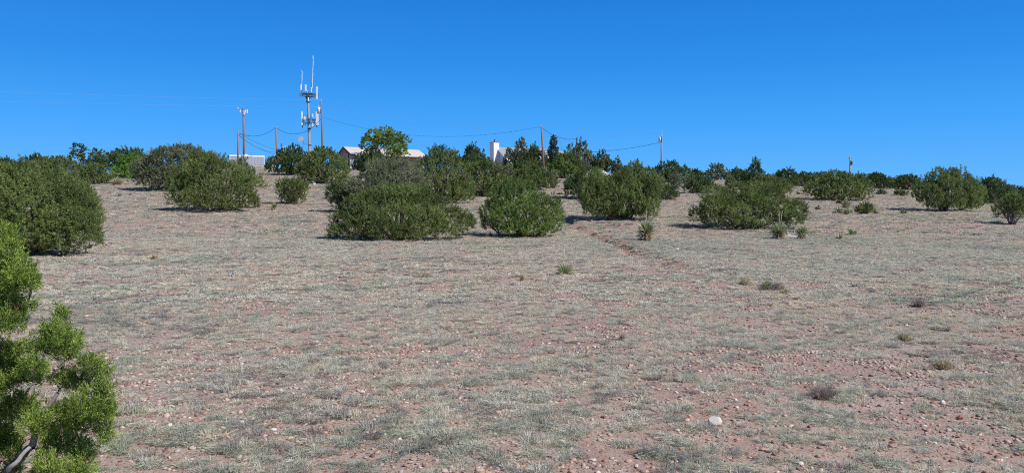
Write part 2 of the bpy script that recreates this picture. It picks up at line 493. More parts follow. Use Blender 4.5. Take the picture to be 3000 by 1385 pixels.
def crown_mesh(lobes, sp, nb, L, W, TL, rng, zmin=.03, up=.45, fit=None, dead=.01, fillin=.25, keep=1.0, spray=.5, ragged=1.0):
    """lobes: (centre, radii) pairs. Tufts of small leafy blades over the lobes' shells."""
    Ps = []; Ns = []; Ts = []
    C = np.array([l[0] for l in lobes], float); Rr = np.array([l[1] for l in lobes], float)
    for i, (c, r) in enumerate(zip(C, Rr)):
        p = 1.6
        area = 4 * math.pi * (((r[0] * r[1]) ** p + (r[0] * r[2]) ** p + (r[1] * r[2]) ** p) / 3) ** (1 / p)
        n = max(6, int(area / sp ** 2 * keep))
        d = unit(rng.normal(size=(n, 3)))
        bump = 1 + .13 * np.sin(d[:, 0] * 5 + i * 2.1) * np.cos(d[:, 2] * 6 + i) + .10 * np.sin(d[:, 1] * 11 + d[:, 0] * 9 + i * 1.3)
        rad = np.where(rng.random(n) < fillin, rng.uniform(.45, .9, n), rng.uniform(.88, 1.04, n)) * bump
        q = c + d * r * rad[:, None]
        ok = (q[:, 2] > zmin) & ((d[:, 2] > -.45) | (rng.random(n) < .45))
        for j in range(len(C)):
            if j != i:
                ok &= np.linalg.norm((q - C[j]) / Rr[j], axis=1) > .68
        f = 5.2 / max(.35, float(np.mean(Rr.max(0))))
        hole = np.sin(q[:, 0] * f + 1.3 * i) * np.sin(q[:, 1] * f * .9 + .7) * np.sin(q[:, 2] * f * 1.1 + .4 * i)
        ok &= (hole < .55 + (1 - ragged) * .5) | (rng.random(n) < .2)
        q = q[ok]; nn = unit(d[ok] / r)
        shoot = rng.random(len(q)) < .035 * ragged
        q = q + nn * (shoot * rng.uniform(.2, .8, len(q)) * TL)[:, None] * np.array([1, 1, 1.2])
        Ps.append(q); Ns.append(nn)
        Ts.append(np.full(len(q), rng.uniform(-.12, .12)))
    P = np.concatenate(Ps); Nn = np.concatenate(Ns); T = np.concatenate(Ts)
    n = len(P)
    A = unit(Nn * (1 - up) + np.array([0, 0, up]) + rng.normal(size=(n, 3)) * .22)
    tl = TL * rng.uniform(.6, 1.35, n)
    t = rng.random((n, nb))
    rr = TL * .15 * (1 - .7 * t)
    base = P[:, None] + A[:, None] * (t * tl[:, None])[..., None] + rng.normal(size=(n, nb, 3)) * rr[..., None]
    D = unit(A[:, None] * .9 + rng.normal(size=(n, nb, 3)) * spray)
    ll = L * rng.uniform(.6, 1.3, (n, nb))
    V, F = blades(base.reshape(-1, 3), D.reshape(-1, 3), ll.ravel(), W * rng.uniform(.7, 1.3, n * nb), rng, np.repeat(unit(Nn + A * .6 + np.array([0, 0, .25])), nb, 0))
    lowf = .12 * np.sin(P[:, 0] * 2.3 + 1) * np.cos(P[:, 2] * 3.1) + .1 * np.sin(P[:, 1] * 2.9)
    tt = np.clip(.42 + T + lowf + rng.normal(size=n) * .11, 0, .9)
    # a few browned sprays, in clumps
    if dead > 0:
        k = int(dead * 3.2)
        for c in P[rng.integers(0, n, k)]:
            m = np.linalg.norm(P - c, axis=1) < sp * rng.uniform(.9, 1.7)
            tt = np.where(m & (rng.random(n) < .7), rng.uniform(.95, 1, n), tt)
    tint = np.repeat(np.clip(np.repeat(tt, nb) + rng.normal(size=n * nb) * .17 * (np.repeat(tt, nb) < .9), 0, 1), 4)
    if fit:
        w_, h_ = fit
        lo, hi = np.percentile(V[:, 0], (.3, 99.7)); top = np.percentile(V[:, 2], 99.8)
        V[:, 0] = (V[:, 0] - (lo + hi) / 2) * w_ / (hi - lo)
        V[:, 2] = V[:, 2] * h_ / top
    return V, F, tint

# ------------------------------------------------------------------ the ground sheet
def axis_pts(segs):
    out = [segs[0][0]]
    for a, b, s in segs:
        n = max(1, int(round((b - a) / s)))
        out += list(np.linspace(a, b, n + 1)[1:])
    return np.array(out)
ys = axis_pts([(-60, -6, 6), (-6, 3, .6), (3, 16, .13), (16, 30, .22), (30, 60, .4), (60, 180, 1.0), (180, 420, 8), (420, 3000, 90)])
xp = axis_pts([(0, 12, .16), (12, 30, .35), (30, 120, 1.0), (120, 400, 10), (400, 2400, 100)])
xs = np.concatenate([-xp[::-1][:-1], xp])
X, Y = np.meshgrid(xs, ys)
Z = zf(X, Y)
nx, ny = len(xs), len(ys)
idx = np.arange(nx * ny).reshape(ny, nx)
F = np.stack([idx[:-1, :-1], idx[:-1, 1:], idx[1:, 1:], idx[1:, :-1]], -1).reshape(-1, 4)
gr = np_mesh('ground', np.stack([X, Y, Z], -1), F, 'ground', attrs={'bare': bare(X, Y).ravel()}, smooth=True)
tag(gr, kind='structure')

# ------------------------------------------------------------------ grass and gravel (stuff)
rng = np.random.default_rng(11)

def tuft_source(i, r, h, nb, wd, lean):
    a = rng.uniform(0, 2 * math.pi, nb); rr = r * np.sqrt(rng.random(nb)) * .75
    P = np.stack([np.cos(a) * rr, np.sin(a) * rr, np.full(nb, -.01)], 1)
    d = np.stack([np.cos(a + rng.normal(size=nb) * .8), np.sin(a + rng.normal(size=nb) * .8), np.zeros(nb)], 1)
    ln = h * rng.uniform(.5, 1.35, nb); le = lean * rng.uniform(.2, 1.3, nb)
    P1 = P + d * (ln * le * .35)[:, None] + np.array([0, 0, 1]) * (ln * .62)[:, None]
    P2 = P + d * (ln * le * 1.05)[:, None] + np.array([0, 0, 1]) * (ln * (1 - .35 * np.minimum(le, 1.2)))[:, None]
    s = unit(np.cross(d, np.array([0, 0, 1.0]) + rng.normal(size=(nb, 3)) * .6)) * (wd / 2)
    V = np.stack([P - s, P + s, P1 + s * .8, P2, P1 - s * .8], 1)
    k = np.arange(nb)[:, None] * 5
    Fq = np.concatenate([k + np.array([[0, 1, 2, 4]])])
    Ft = np.concatenate([k + np.array([[4, 2, 3, 3]])])
    bl = np.repeat(rng.random(nb), 5)
    V = V.reshape(-1, 3)
    me = bpy.data.meshes.new('grass_tuft')
    faces = [tuple(f) for f in Fq] + [tuple(f[:3]) for f in Ft]
    me.from_pydata([tuple(p) for p in V], [], faces)
    at_ = me.attributes.new('blade', 'FLOAT', 'POINT'); at_.data.foreach_set('value', bl.astype(np.float32))
    me.materials.append(M['grass'])
    return bpy.data.objects.new('grass_tuft', me)

tufts = bpy.data.collections.new('tuft_sources')
SP_ = [(.062, .044, 130, .0046, 1.3), (.078, .050, 160, .0046, 1.4), (.052, .038, 100, .0046, 1.5), (.065, .075, 90, .0038, .9), (.10, .046, 190, .0048, 1.5), (.042, .032, 70, .0046, 1.6),
       (.095, .052, 90, .010, 1.3), (.125, .058, 120, .010, 1.4), (.075, .046, 60, .010, 1.4), (.15, .052, 140, .011, 1.5),
       (.23, .080, 100, .022, 1.3), (.31, .085, 130, .024, 1.4), (.18, .075, 70, .022, 1.4)]
names = []
for i, s in enumerate(SP_):
    o = tuft_source(i, *s); tufts.objects.link(o); names.append(o.name)
order = {n_: k for k, n_ in enumerate(sorted(names))}
slot = [order[n_] for n_ in names]

def scatter(y0, y1, dens, margin=1.08, ext=1.0):
    n = int(dens * (y1 ** 2 - y0 ** 2) * .65 * margin)
    y = np.sqrt(rng.uniform(y0 ** 2, y1 ** 2, n))
    x = rng.uniform(-1, 1, n) * (.65 * margin * y + ext)
    return x, y

def gn_scatter(name, P, rot, scl, idx_, tint, coll):
    me = bpy.data.meshes.new(name)
    me.vertices.add(len(P)); me.vertices.foreach_set('co', np.asarray(P, np.float32).ravel())
    for an, ty, key, val in (('rot', 'FLOAT_VECTOR', 'vector', rot), ('scl', 'FLOAT_VECTOR', 'vector', scl), ('pick', 'INT', 'value', idx_), ('tint', 'FLOAT', 'value', tint)):
        a = me.attributes.new(an, ty, 'POINT')
        a.data.foreach_set(key, np.asarray(val, np.int32 if ty == 'INT' else np.float32).ravel())
    o = bpy.data.objects.new(name, me); COL.objects.link(o)
    g = bpy.data.node_groups.new(name, 'GeometryNodeTree')
    g.interface.new_socket('Geometry', in_out='INPUT', socket_type='NodeSocketGeometry')
    g.interface.new_socket('Geometry', in_out='OUTPUT', socket_type='NodeSocketGeometry')
    gi = g.nodes.new('NodeGroupInput'); go = g.nodes.new('NodeGroupOutput')
    ip = g.nodes.new('GeometryNodeInstanceOnPoints')
    ci = g.nodes.new('GeometryNodeCollectionInfo')
    ci.inputs['Collection'].default_value = coll
    ci.inputs['Separate Children'].default_value = True
    ci.inputs['Reset Children'].default_value = True
    def na(nm, dt):
        x = g.nodes.new('GeometryNodeInputNamedAttribute'); x.data_type = dt; x.inputs['Name'].default_value = nm
        return x.outputs[0]
    g.links.new(gi.outputs[0], ip.inputs['Points'])
    g.links.new(ci.outputs[0], ip.inputs['Instance'])
    ip.inputs['Pick Instance'].default_value = True
    g.links.new(na('pick', 'INT'), ip.inputs['Instance Index'])
    g.links.new(na('rot', 'FLOAT_VECTOR'), ip.inputs['Rotation'])
    g.links.new(na('scl', 'FLOAT_VECTOR'), ip.inputs['Scale'])
    g.links.new(ip.outputs[0], go.inputs[0])
    md = o.modifiers.new('scatter', 'NODES'); md.node_group = g
    return o

LUSH = []
for (u, v, wu, wv) in ((1365, 714, 110, 12), (1570, 708, 170, 10), (2390, 706, 330, 30), (860, 650, 260, 22), (2740, 640, 240, 24), (1990, 640, 260, 16), (1420, 770, 200, 16), (2700, 950, 200, 24), (2380, 1170, 240, 40), (1000, 1010, 260, 40), (700, 930, 240, 24)):
    c = hit(u, v); a = hit(u, v + wv / 2); b = hit(u, v - wv / 2)
    LUSH.append((c[0], c[1], wu / FPX * c[1] / 2, abs(a[1] - b[1]) / 2))
def patch_tint(x, y, n):
    big = fbm(x, y, 7.0, 21, 3); mid = fbm(x, y, 1.6, 33, 3)
    t = .36 + (big - .5) * .6 + (mid - .5) * .5 + rng.normal(size=n) * .24
    t = np.clip(t + .16 * np.exp(-((x - 13) / 9) ** 2 - ((y - 26) / 13) ** 2) + .10 * np.exp(-((x + 4) / 5) ** 2 - ((y - 13) / 5) ** 2), 0.02, .80)
    g = (fbm(x, y, 3.3, 91, 3) > .64) & (rng.random(n) < .5)
    for (cx, cy, rx, ry) in LUSH:
        g |= (((x - cx) / rx) ** 2 + ((y - cy) / ry) ** 2 < .5 + rng.random(n)) & (rng.random(n) < .5)
    t = np.where(g, rng.uniform(.76, .89, n), t)
    d = (rng.random(n) < .09) | ((fbm(x, y, 2.2, 133, 3) > .68) & (rng.random(n) < .4))
    return np.where(d, rng.uniform(.92, 1, n), t)

def grass_points():
    Xs = []; Ys = []; I = []; S = []
    for (y0, y1, dens, ids, s0, s1) in ((2.2, 13, 125, (0, 1, 2, 3, 4, 5), .6, 1.2), (13, 42, 50, (6, 7, 8, 9), .55, 1.15), (42, 172, 15.0, (10, 11, 12), .6, 1.2)):
        if y1 < 43:          # bunches: tufts gathered round clump centres, soil showing between them
            cd, per, cr0, cr1 = (44, 3.8, .018, .055) if y1 < 14 else (27, 3.2, .03, .10)
            cx, cy = scatter(y0, y1, cd)
            b = bare(cx, cy); big = fbm(cx, cy, 1.1, 77, 3)
            ok = rng.random(len(cx)) < (1.0 - b * .90) * np.clip((big - .24) / .22, .35, 1)
            cx, cy = cx[ok], cy[ok]; k = rng.poisson(per * rng.uniform(.4, 1.6, len(cx))) + 1
            rad = np.repeat(rng.uniform(cr0, cr1, len(cx)), k)
            x = np.repeat(cx, k) + rng.normal(size=k.sum()) * rad * 1.25; y = np.repeat(cy, k) + rng.normal(size=k.sum()) * rad
            x2, y2 = scatter(y0, y1, dens * .16)
            ok = rng.random(len(x2)) < 1 - .85 * bare(x2, y2)
            x = np.concatenate([x, x2[ok]]); y = np.concatenate([y, y2[ok]])
        else:
            x, y = scatter(y0, y1, dens)
            b = bare(x, y); clump = fbm(x, y, 1.4, 77, 3)
            ok = rng.random(len(x)) < (1.0 - b * .93) * np.clip((clump - .36) / .14, .08, 1)
            x, y = x[ok], y[ok]
        n = len(x)
        Xs.append(x); Ys.append(y)
        I.append(np.array([slot[k] for k in ids])[rng.integers(0, len(ids), n)])
        S.append(rng.uniform(s0, s1, n) * (.50 + .85 * fbm(x, y, .5, 12, 2)))
    x = np.concatenate(Xs); y = np.concatenate(Ys); I = np.concatenate(I); S = np.concatenate(S); n = len(x)
    P = np.stack([x, y, zf(x, y) - .004], 1)
    rot = np.stack([rng.normal(size=n) * .12, rng.normal(size=n) * .12, rng.uniform(0, 6.28, n)], 1)
    scl = np.stack([S, S, S * rng.uniform(.65, 1.25, n)], 1)
    return P, rot, scl, I, patch_tint(x, y, n)
g_ = gn_scatter('dry_grass', *grass_points(), tufts)
tag(g_, 'short pale grey-green and straw bunchgrass covering the slope', 'grass', kind='stuff')

def rock_verts(seed, sub=2, squash=.55):
    import bmesh
    r_ = random.Random(seed)
    bm = bmesh.new(); bmesh.ops.create_icosphere(bm, subdivisions=sub, radius=.5)
    ax = (1.0, r_.uniform(.6, .95), squash * r_.uniform(.8, 1.2))
    pl = [(Vector((r_.gauss(0, 1), r_.gauss(0, 1), r_.gauss(0, 1))).normalized(), r_.uniform(.24, .44)) for _ in range(10)]
    for v in bm.verts:
        for nn, dd in pl:
            q = v.co.dot(nn) - dd
            if q > 0: v.co -= nn * q * .85
        v.co.x *= ax[0]; v.co.y *= ax[1]; v.co.z *= ax[2]
        v.co *= 1 + r_.uniform(-.02, .02)
    return bm

stones = bpy.data.collections.new('stone_sources')
sn = []
for i in range(6):
    bm = rock_verts(100 + i, 1 if i % 2 else 2, .5 + .1 * (i % 3))
    me = bpy.data.meshes.new('pebble'); bm.to_mesh(me); bm.free(); me.materials.append(M['stone'])
    for p in me.polygons: p.use_smooth = True
    o = bpy.data.objects.new('pebble', me); stones.objects.link(o); sn.append(o.name)

def gravel_points():
    Xs = []; Ys = []; S = []
    for y0, y1, dens, s0, s1 in ((2.2, 9, 1400, .010, .062), (9, 18, 400, .018, .070), (18, 48, 75, .03, .10), (48, 150, 1.2, .07, .18)):
        x, y = scatter(y0, y1, dens)
        b = bare(x, y); n2 = fbm(x, y, 1.1, 301, 3)
        ok = rng.random(len(x)) < (.45 + .55 * b) * np.clip((n2 - .25) / .3 + (seg_dist(x, y, GULLY) < .8), .3, 1)
        x, y = x[ok], y[ok]
        Xs.append(x); Ys.append(y); S.append(s0 + (s1 - s0) * rng.random(len(x)) ** 2.4)
    x = np.concatenate(Xs); y = np.concatenate(Ys); S = np.concatenate(S); n = len(x)
    P = np.stack([x, y, zf(x, y) + S * .06], 1)
    rot = np.stack([rng.normal(size=n) * .25, rng.normal(size=n) * .25, rng.uniform(0, 6.28, n)], 1)
    scl = np.stack([S, S, S * rng.uniform(.45, .95, n)], 1)
    t = rng.random(n) ** 1.3
    far = y > 30
    t = np.where(far & (rng.random(n) < .3), rng.uniform(.6, 1, n), t)
    return P, rot, scl, rng.integers(0, 6, n), t
g_ = gn_scatter('gravel', *gravel_points(), stones)
tag(g_, 'reddish brown and tan pebbles strewn over the bare soil', 'gravel', kind='stuff')

# ------------------------------------------------------------------ trees
def limb(mb, p0, p1, r0, r1, rng, n=6, wob=.12, sides=6, sag=0):
    p0 = np.array(p0, float); p1 = np.array(p1, float)
    ln = np.linalg.norm(p1 - p0)
    pts = []
    off = rng.normal(size=3) * wob * ln
    off2 = rng.normal(size=3) * wob * ln * .4
    for i in range(n + 1):
        t = i / n
        p = p0 * (1 - t) + p1 * t + off * math.sin(math.pi * t) * .8 + off2 * math.sin(3 * math.pi * t)
        p[2] += sag * math.sin(math.pi * t)
        pts.append(p)
    mb.tube(pts, [r0 + (r1 - r0) * (i / n) ** .8 for i in range(n + 1)], sides, False)
    return pts

def lobes_for(style, w_, h_, d_, rng):
    L = []
    def el(x, y, z, rx, ry, rz): L.append(((x, y, z), (rx, ry, rz)))
    if style in ('dome', 'grey'):
        k = rng.integers(13, 18)
        el(0, 0, h_ * .42, w_ * .395, d_ * .395, h_ * .46)
        for i in range(k):
            a = 2 * math.pi * (i + rng.uniform(-.3, .3)) / k
            z = h_ * rng.uniform(.14, .5); s = rng.uniform(.11, .20)
            q_ = rng.uniform(.28, .37); el(math.cos(a) * w_ * q_, math.sin(a) * d_ * q_, z, w_ * s, d_ * s, h_ * rng.uniform(.15, .29))
        for i in range(int(k * 1.1)):
            a = rng.uniform(0, 6.28); r = rng.uniform(.02, .27)
            zt_ = .44 + .48 * math.sqrt(max(0, 1 - (r / .41) ** 2))
            el(math.cos(a) * w_ * r, math.sin(a) * d_ * r, h_ * (zt_ - rng.uniform(.04, .20)), w_ * rng.uniform(.07, .14), d_ * .13, h_ * rng.uniform(.13, .20))
    elif style == 'vase':
        k = 12
        el(0, 0, h_ * .5, w_ * .3, d_ * .3, h_ * .42)
        for i in range(k):
            a = 2 * math.pi * (i + rng.uniform(-.3, .3)) / k
            el(math.cos(a) * w_ * .33, math.sin(a) * d_ * .33, h_ * rng.uniform(.5, .72), w_ * .15, d_ * .15, h_ * rng.uniform(.2, .3))
            el(math.cos(a + .3) * w_ * .22, math.sin(a + .3) * d_ * .22, h_ * .26, w_ * .14, d_ * .14, h_ * .22)
    elif style == 'upright':
        k = max(9, int(w_ / max(h_, .1) * 9))
        for i in range(k):
            a = rng.uniform(0, 6.28); r = rng.uniform(.0, .42) if i else 0
            hh = h_ * (1 - .9 * r) * rng.uniform(.72, 1.0)
            el(math.cos(a) * w_ * r, math.sin(a) * d_ * r, hh * .5, w_ * rng.uniform(.10, .16) + .02 * h_, d_ * .14, hh * .5)
        for i in range(k):
            a = 2 * math.pi * i / k
            el(math.cos(a) * w_ * .33, math.sin(a) * d_ * .33, h_ * .25, w_ * .17, d_ * .17, h_ * rng.uniform(.22, .33))
    elif style == 'open':
        k = 13
        for i in range(k):
            a = 2 * math.pi * (i + rng.uniform(-.3, .3)) / k
            r = rng.uniform(.24, .36)
            el(math.cos(a) * w_ * r, math.sin(a) * d_ * r, h_ * rng.uniform(.34, .62), w_ * rng.uniform(.11, .16), d_ * .15, h_ * rng.uniform(.15, .24))
        for i in range(9):
            a = rng.uniform(0, 6.28); r = rng.uniform(0, .2)
            el(math.cos(a) * w_ * r, math.sin(a) * d_ * r, h_ * rng.uniform(.66, .80), w_ * rng.uniform(.11, .16), d_ * .15, h_ * rng.uniform(.14, .2))
    elif style == 'airy':
        for i in range(26):
            v = unit(rng.normal(size=3)); v[2] = abs(v[2]) * 1.0 - .15
            r = rng.uniform(.55, 1)
            el(v[0] * w_ * .36 * r, v[1] * d_ * .36 * r, h_ * (.52 + v[2] * .34 * r), w_ * rng.uniform(.08, .13), d_ * .11, h_ * rng.uniform(.08, .13))
    elif style == 'twin':
        for sx in (-1, 1):
            for i in range(7):
                el(sx * w_ * .26 + rng.normal() * w_ * .06, rng.normal() * d_ * .1, h_ * rng.uniform(.5, .88), w_ * .14, d_ * .16, h_ * .12)
        for i in range(6):
            el(rng.uniform(-.3, .3) * w_, rng.normal() * d_ * .1, h_ * .3, w_ * .18, d_ * .2, h_ * .22)
    return L

TREE_N = [0]
def tree(kind, u, vb, wpx, hpx, style, mat, label, cat='juniper', group=None, depth=.8, lobes=None, seed=None, y=None, up=.5, dead=.4, keep=1.0, dens=1.0):
    """u = crown centre, vb = foot row, wpx/hpx = size as measured; the size in metres follows from where the foot stands."""
    TREE_N[0] += 1
    rng = np.random.default_rng(seed if seed is not None else 1000 + TREE_N[0])
    if y is None:
        p = hit(u, vb, zf)
    else:
        p = at(u, vb, y)
    d = p[1]; m = d / FPX; px = d / 788.0
    w_, h_ = wpx * m, hpx * m
    if y is not None:                      # foot hidden: stand it on the ground there, keep its top where it is
        zg = float(zf(p[0], p[1])); h_ = (p[2] + hpx * m) - zg; p[2] = zg
    d_ = min(w_, h_ * 1.9) * depth
    p[1] += d_ * .35; p[0] *= (d + d_ * .35) / d
    w_ *= (d + d_ * .35) / d; h_ *= (d + d_ * .2) / d
    p[2] = float(zf(p[0], p[1]))
    o = empty(kind, (p[0], p[1], p[2] - .02), label, cat, group)
    if lobes is None:
        L = lobes_for(style, w_, h_, d_, rng)
    else:
        L = [((lx * w_, rng.uniform(-.25, .25) * d_ if ly is None else ly * d_, lz * h_), (rx * w_, max(rx * w_, .22 * d_), rz * h_)) for lx, ly, lz, rx, rz in lobes]
    fr = min(1.0, max(0.0, (d - 60) / 60))
    sp = max(.09, (2.75 - .2 * fr) * px) / math.sqrt(dens)
    TL = max(.20, (3.9 - 2.0 * fr) * px) * (1.05 if style == 'upright' else 1)
    V, F_, t = crown_mesh(L, sp, 40, max(.055, 1.1 * px), max(.018, .42 * px), TL, rng, up=up if style != 'upright' else .75,
                          fit=(w_ * (1.04 + .13 * fr), h_ * (1.05 + .05 * fr)), dead=dead, keep=keep, zmin=.04 * h_, ragged=1 - .8 * fr)
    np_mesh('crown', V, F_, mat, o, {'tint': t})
    tb = MB(); nl = min(len(L), 14)
    r0 = min(.16, .035 * h_ + .03)
    for k in range(nl):
        c = np.array(L[k if len(L) <= 14 else rng.integers(0, len(L))][0])
        b0 = np.array([rng.normal() * .12 * w_ * .3, rng.normal() * .05 * d_, -.1])
        pts = limb(tb, b0, c * np.array([.95, .95, 1.0]), r0 * rng.uniform(.6, 1), r0 * .2, rng, 7, .10)
        for q in range(2):
            s = pts[4]; e = c + rng.normal(size=3) * np.array([.12 * w_, .1 * d_, .12 * h_])
            limb(tb, s, e, r0 * .3, r0 * .1, rng, 4, .15, 5)
    tb.build('trunk', 'bark' if style != 'open' else 'bark', o, True)
    return o

G_J = 'junipers scattered on the slope'
J = 'juniper_tree'
# far row behind on the crest, left to right
tree(J, 100, 520, 110, 62, 'upright', 'juniper_dark', 'dark juniper with spiky twig tips on the far left skyline', group=G_J, y=128)
tree('evergreen_tree', 20, 560, 90, 95, 'dome', 'juniper_dark', 'dark evergreen cut by the left edge at the skyline, behind the big juniper', group=G_J, y=95)
tree(J, 172, 545, 150, 82, 'dome', 'juniper', 'low mid-green juniper just right of the spiky one on the left skyline', group=G_J, y=92)
tree('pine_tree', 258, 530, 92, 102, 'twin', 'juniper_dark', 'tall open pine with two separate rounded tops on the left skyline', cat='pine tree', y=118, up=.3, dead=.1)
tree(J, 205, 605, 175, 88, 'dome', 'juniper', 'dark-green juniper directly behind the big left juniper, showing above its right shoulder', group=G_J, y=44)
tree(J, 276, 541, 95, 58, 'dome', 'juniper', 'small domed juniper left of the straw bunchgrass near the left crest', group=G_J)
tree(J, 372, 525, 130, 88, 'dome', 'juniper_dark', 'broad dark juniper on the crest behind the bright green oak', group=G_J, y=128)
tree('oak_tree', 395, 525, 115, 66, 'dome', 'oak', 'bright green leafy oak bush at the left crest, brightest of its cluster', cat='oak', up=.2, dead=0)
tree(J, 518, 562, 235, 125, 'dome', 'juniper_grey', 'large grey-green juniper overlapping the left skyline, its shade falling to its left', group=G_J)
tree(J, 712, 536, 70, 72, 'upright', 'juniper_grey', 'slim grey-green juniper just below the white shed, behind the big round juniper', group=G_J, y=90)
tree(J, 630, 625, 258, 167, 'dome', 'juniper', 'big round dense juniper below the white shed on the left of the slope', group=G_J)
tree('juniper_shrub', 752, 610, 30, 40, 'dome', 'juniper', 'tiny juniper shoot at the right foot of the big round juniper', cat='juniper')
# left foreground and middle
tree(J, 78, 752, 425, 262, 'dome', 'juniper', 'largest rounded juniper at the left edge with bare grey limbs showing at its foot', group=G_J, depth=.75, seed=5, dead=1.2,
     lobes=[(0, 0, .4, .28, .36), (.30, -.2, .34, .16, .32), (.38, -.1, .24, .12, .22), (.34, -.05, .55, .11, .2), (.10, -.25, .62, .16, .26), (-.1, -.2, .7, .16, .26), (.16, .1, .72, .12, .2), (-.3, -.1, .6, .15, .3),
            (-.35, -.1, .3, .15, .28), (-.12, -.32, .3, .15, .24), (.16, -.3, .22, .13, .2), (.02, -.1, .84, .13, .17), (-.2, 0, .85, .12, .15), (-.32, 0, .86, .10, .13), (.36, -.05, .62, .08, .14), (.22, -.3, .45, .12, .2), (-.02, -.38, .5, .11, .18), (.40, -.15, .38, .08, .14)])
tree(J, 862, 514, 142, 80, 'upright', 'juniper_dark', 'dark green juniper with upright plumes at the foot of the cell tower', group=G_J, seed=41)
tree(J, 948, 540, 140, 100, 'dome', 'juniper', 'ragged olive juniper right of the cell tower with bare twigs low on its right', group=G_J, dead=.6)
tree(J, 857, 600, 92, 76, 'vase', 'juniper', 'small vase-shaped juniper standing alone below the cell tower', group=G_J)
tree(J, 1003, 604, 98, 76, 'vase', 'juniper_dark', 'small dark juniper at the left foot of the widest juniper', group=G_J, y=60)
tree(J, 1140, 604, 230, 132, 'open', 'juniper_grey', 'thin grey-green juniper with bare silvery limbs, behind the widest juniper', group=G_J, y=58, dead=.8, keep=.8)
tree(J, 1290, 578, 190, 138, 'dome', 'juniper', 'tall olive juniper behind the right shoulder of the widest juniper', group=G_J, y=70)
tree(J, 1100, 515, 88, 86, 'upright', 'juniper_dark', 'dark plumed juniper standing in front of the tan house', group=G_J, y=110)
tree('blue_spruce_shrub', 1052, 500, 36, 48, 'upright', 'spruce', 'small blue-green spruce shrub beside the white deck railing', cat='spruce', y=140, dead=0)
tree('shade_tree', 1130, 500, 128, 116, 'airy', 'willow', 'light green leafy shade tree rising above the tan house', cat='shade tree', y=146, up=.15, dead=0, dens=.9, keep=1.3)
tree('shade_tree', 1165, 492, 60, 66, 'airy', 'willow', 'low yellow-green bough mass at the right foot of the tall shade tree', cat='shade tree', y=143, up=.1, dead=0, keep=1.2)
tree(J, 1180, 704, 400, 158, 'dome', 'juniper', 'widest juniper, low and spreading, in the middle of the slope', group=G_J, seed=77, dead=.9, dens=1.1,
     lobes=[(-.05, 0, .4, .34, .4), (-.36, -.1, .28, .12, .26), (-.42, -.1, .14, .08, .14), (-.28, -.1, .55, .12, .26), (-.15, -.2, .7, .13, .22), (0, -.1, .78, .13, .2), (.14, -.1, .66, .12, .24), (.26, -.1, .5, .12, .24),
            (.36, -.1, .32, .12, .22), (.44, 0, .30, .06, .14), (-.2, -.35, .35, .13, .26), (0, -.4, .38, .14, .26), (.18, -.35, .32, .13, .26), (.30, -.3, .2, .1, .16), (-.08, -.42, .18, .12, .16), (.1, -.42, .16, .1, .14), (-.3, -.35, .18, .1, .16), (-.1, -.25, .85, .08, .12), (.06, -.2, .88, .07, .1)])
tree(J, 1380, 482, 94, 54, 'upright', 'juniper_dark', 'dark row-like juniper on the skyline between the two houses', group=G_J, y=135)
tree(J, 1418, 578, 134, 102, 'dome', 'juniper', 'domed juniper above the round front one, with a bare grey patch near its foot', group=G_J)
tree(J, 1529, 696, 232, 162, 'dome', 'juniper_bright', 'round bright juniper in the foreground centre with a lower lobe on its right', group=G_J, seed=91, dens=1.1,
     lobes=[(-.1, 0, .45, .3, .42), (-.38, -.1, .36, .12, .24), (-.28, -.1, .62, .13, .22), (-.12, -.1, .78, .15, .2), (.04, -.1, .76, .12, .2), (.2, -.1, .5, .16, .22), (.34, -.1, .46, .14, .22), (.40, -.1, .28, .1, .2),
            (-.2, -.35, .35, .15, .26), (.02, -.38, .4, .15, .26), (.2, -.35, .28, .14, .22), (-.1, -.4, .14, .14, .14), (.12, -.4, .14, .14, .14), (.3, -.3, .14, .1, .14), (-.4, -.1, .2, .08, .12)])
tree(J, 1526, 490, 90, 74, 'upright', 'juniper_grey', 'grey-green juniper with wispy tips in front of the white chimney house', group=G_J, y=135)
tree(J, 1566, 493, 76, 62, 'upright', 'juniper_dark', 'dark juniper left of the leaning utility pole, in front of the house', group=G_J, y=132)
tree(J, 1556, 560, 120, 70, 'dome', 'juniper', 'juniper above the gap, just below the pale rabbitbrush by the house', group=G_J)
tree(J, 1535, 520, 88, 44, 'dome', 'juniper_dark', 'low dark juniper at the foot of the leaning utility pole', group=G_J, y=108)
tree('spruce_tree', 1622, 500, 44, 92, 'spruce', 'spruce', 'narrow blue-grey spruce on the skyline right of the deck', cat='spruce', y=146,
     lobes=[(0, 0, .06 + .88 * k / 9, .5 * (1 - k / 11.5), .085) for k in range(10)], up=.1, dead=0, dens=2.2, keep=1.4)
tree(J, 1655, 524, 94, 68, 'dome', 'juniper_bright', 'bright rounded juniper with a bare shaded foot, right of the deck', group=G_J)
tree(J, 1692, 510, 96, 88, 'upright', 'juniper_grey', 'grey-green double-peaked juniper behind the dark utility pole', group=G_J, y=128)
tree(J, 1765, 502, 74, 56, 'upright', 'juniper_dark', 'dark pointed juniper above the white vehicle roof', group=G_J, y=128)
tree(J, 1808, 505, 30, 42, 'upright', 'juniper_grey', 'thin wispy blue-grey juniper beside a strip of open sky', group=G_J, y=124)
tree(J, 1722, 585, 125, 86, 'dome', 'juniper_dark', 'darker juniper tucked behind the left side of the blocky front juniper', group=G_J)
tree(J, 1868, 548, 92, 70, 'upright', 'juniper', 'juniper rising behind the right side of the blocky front juniper', group=G_J)
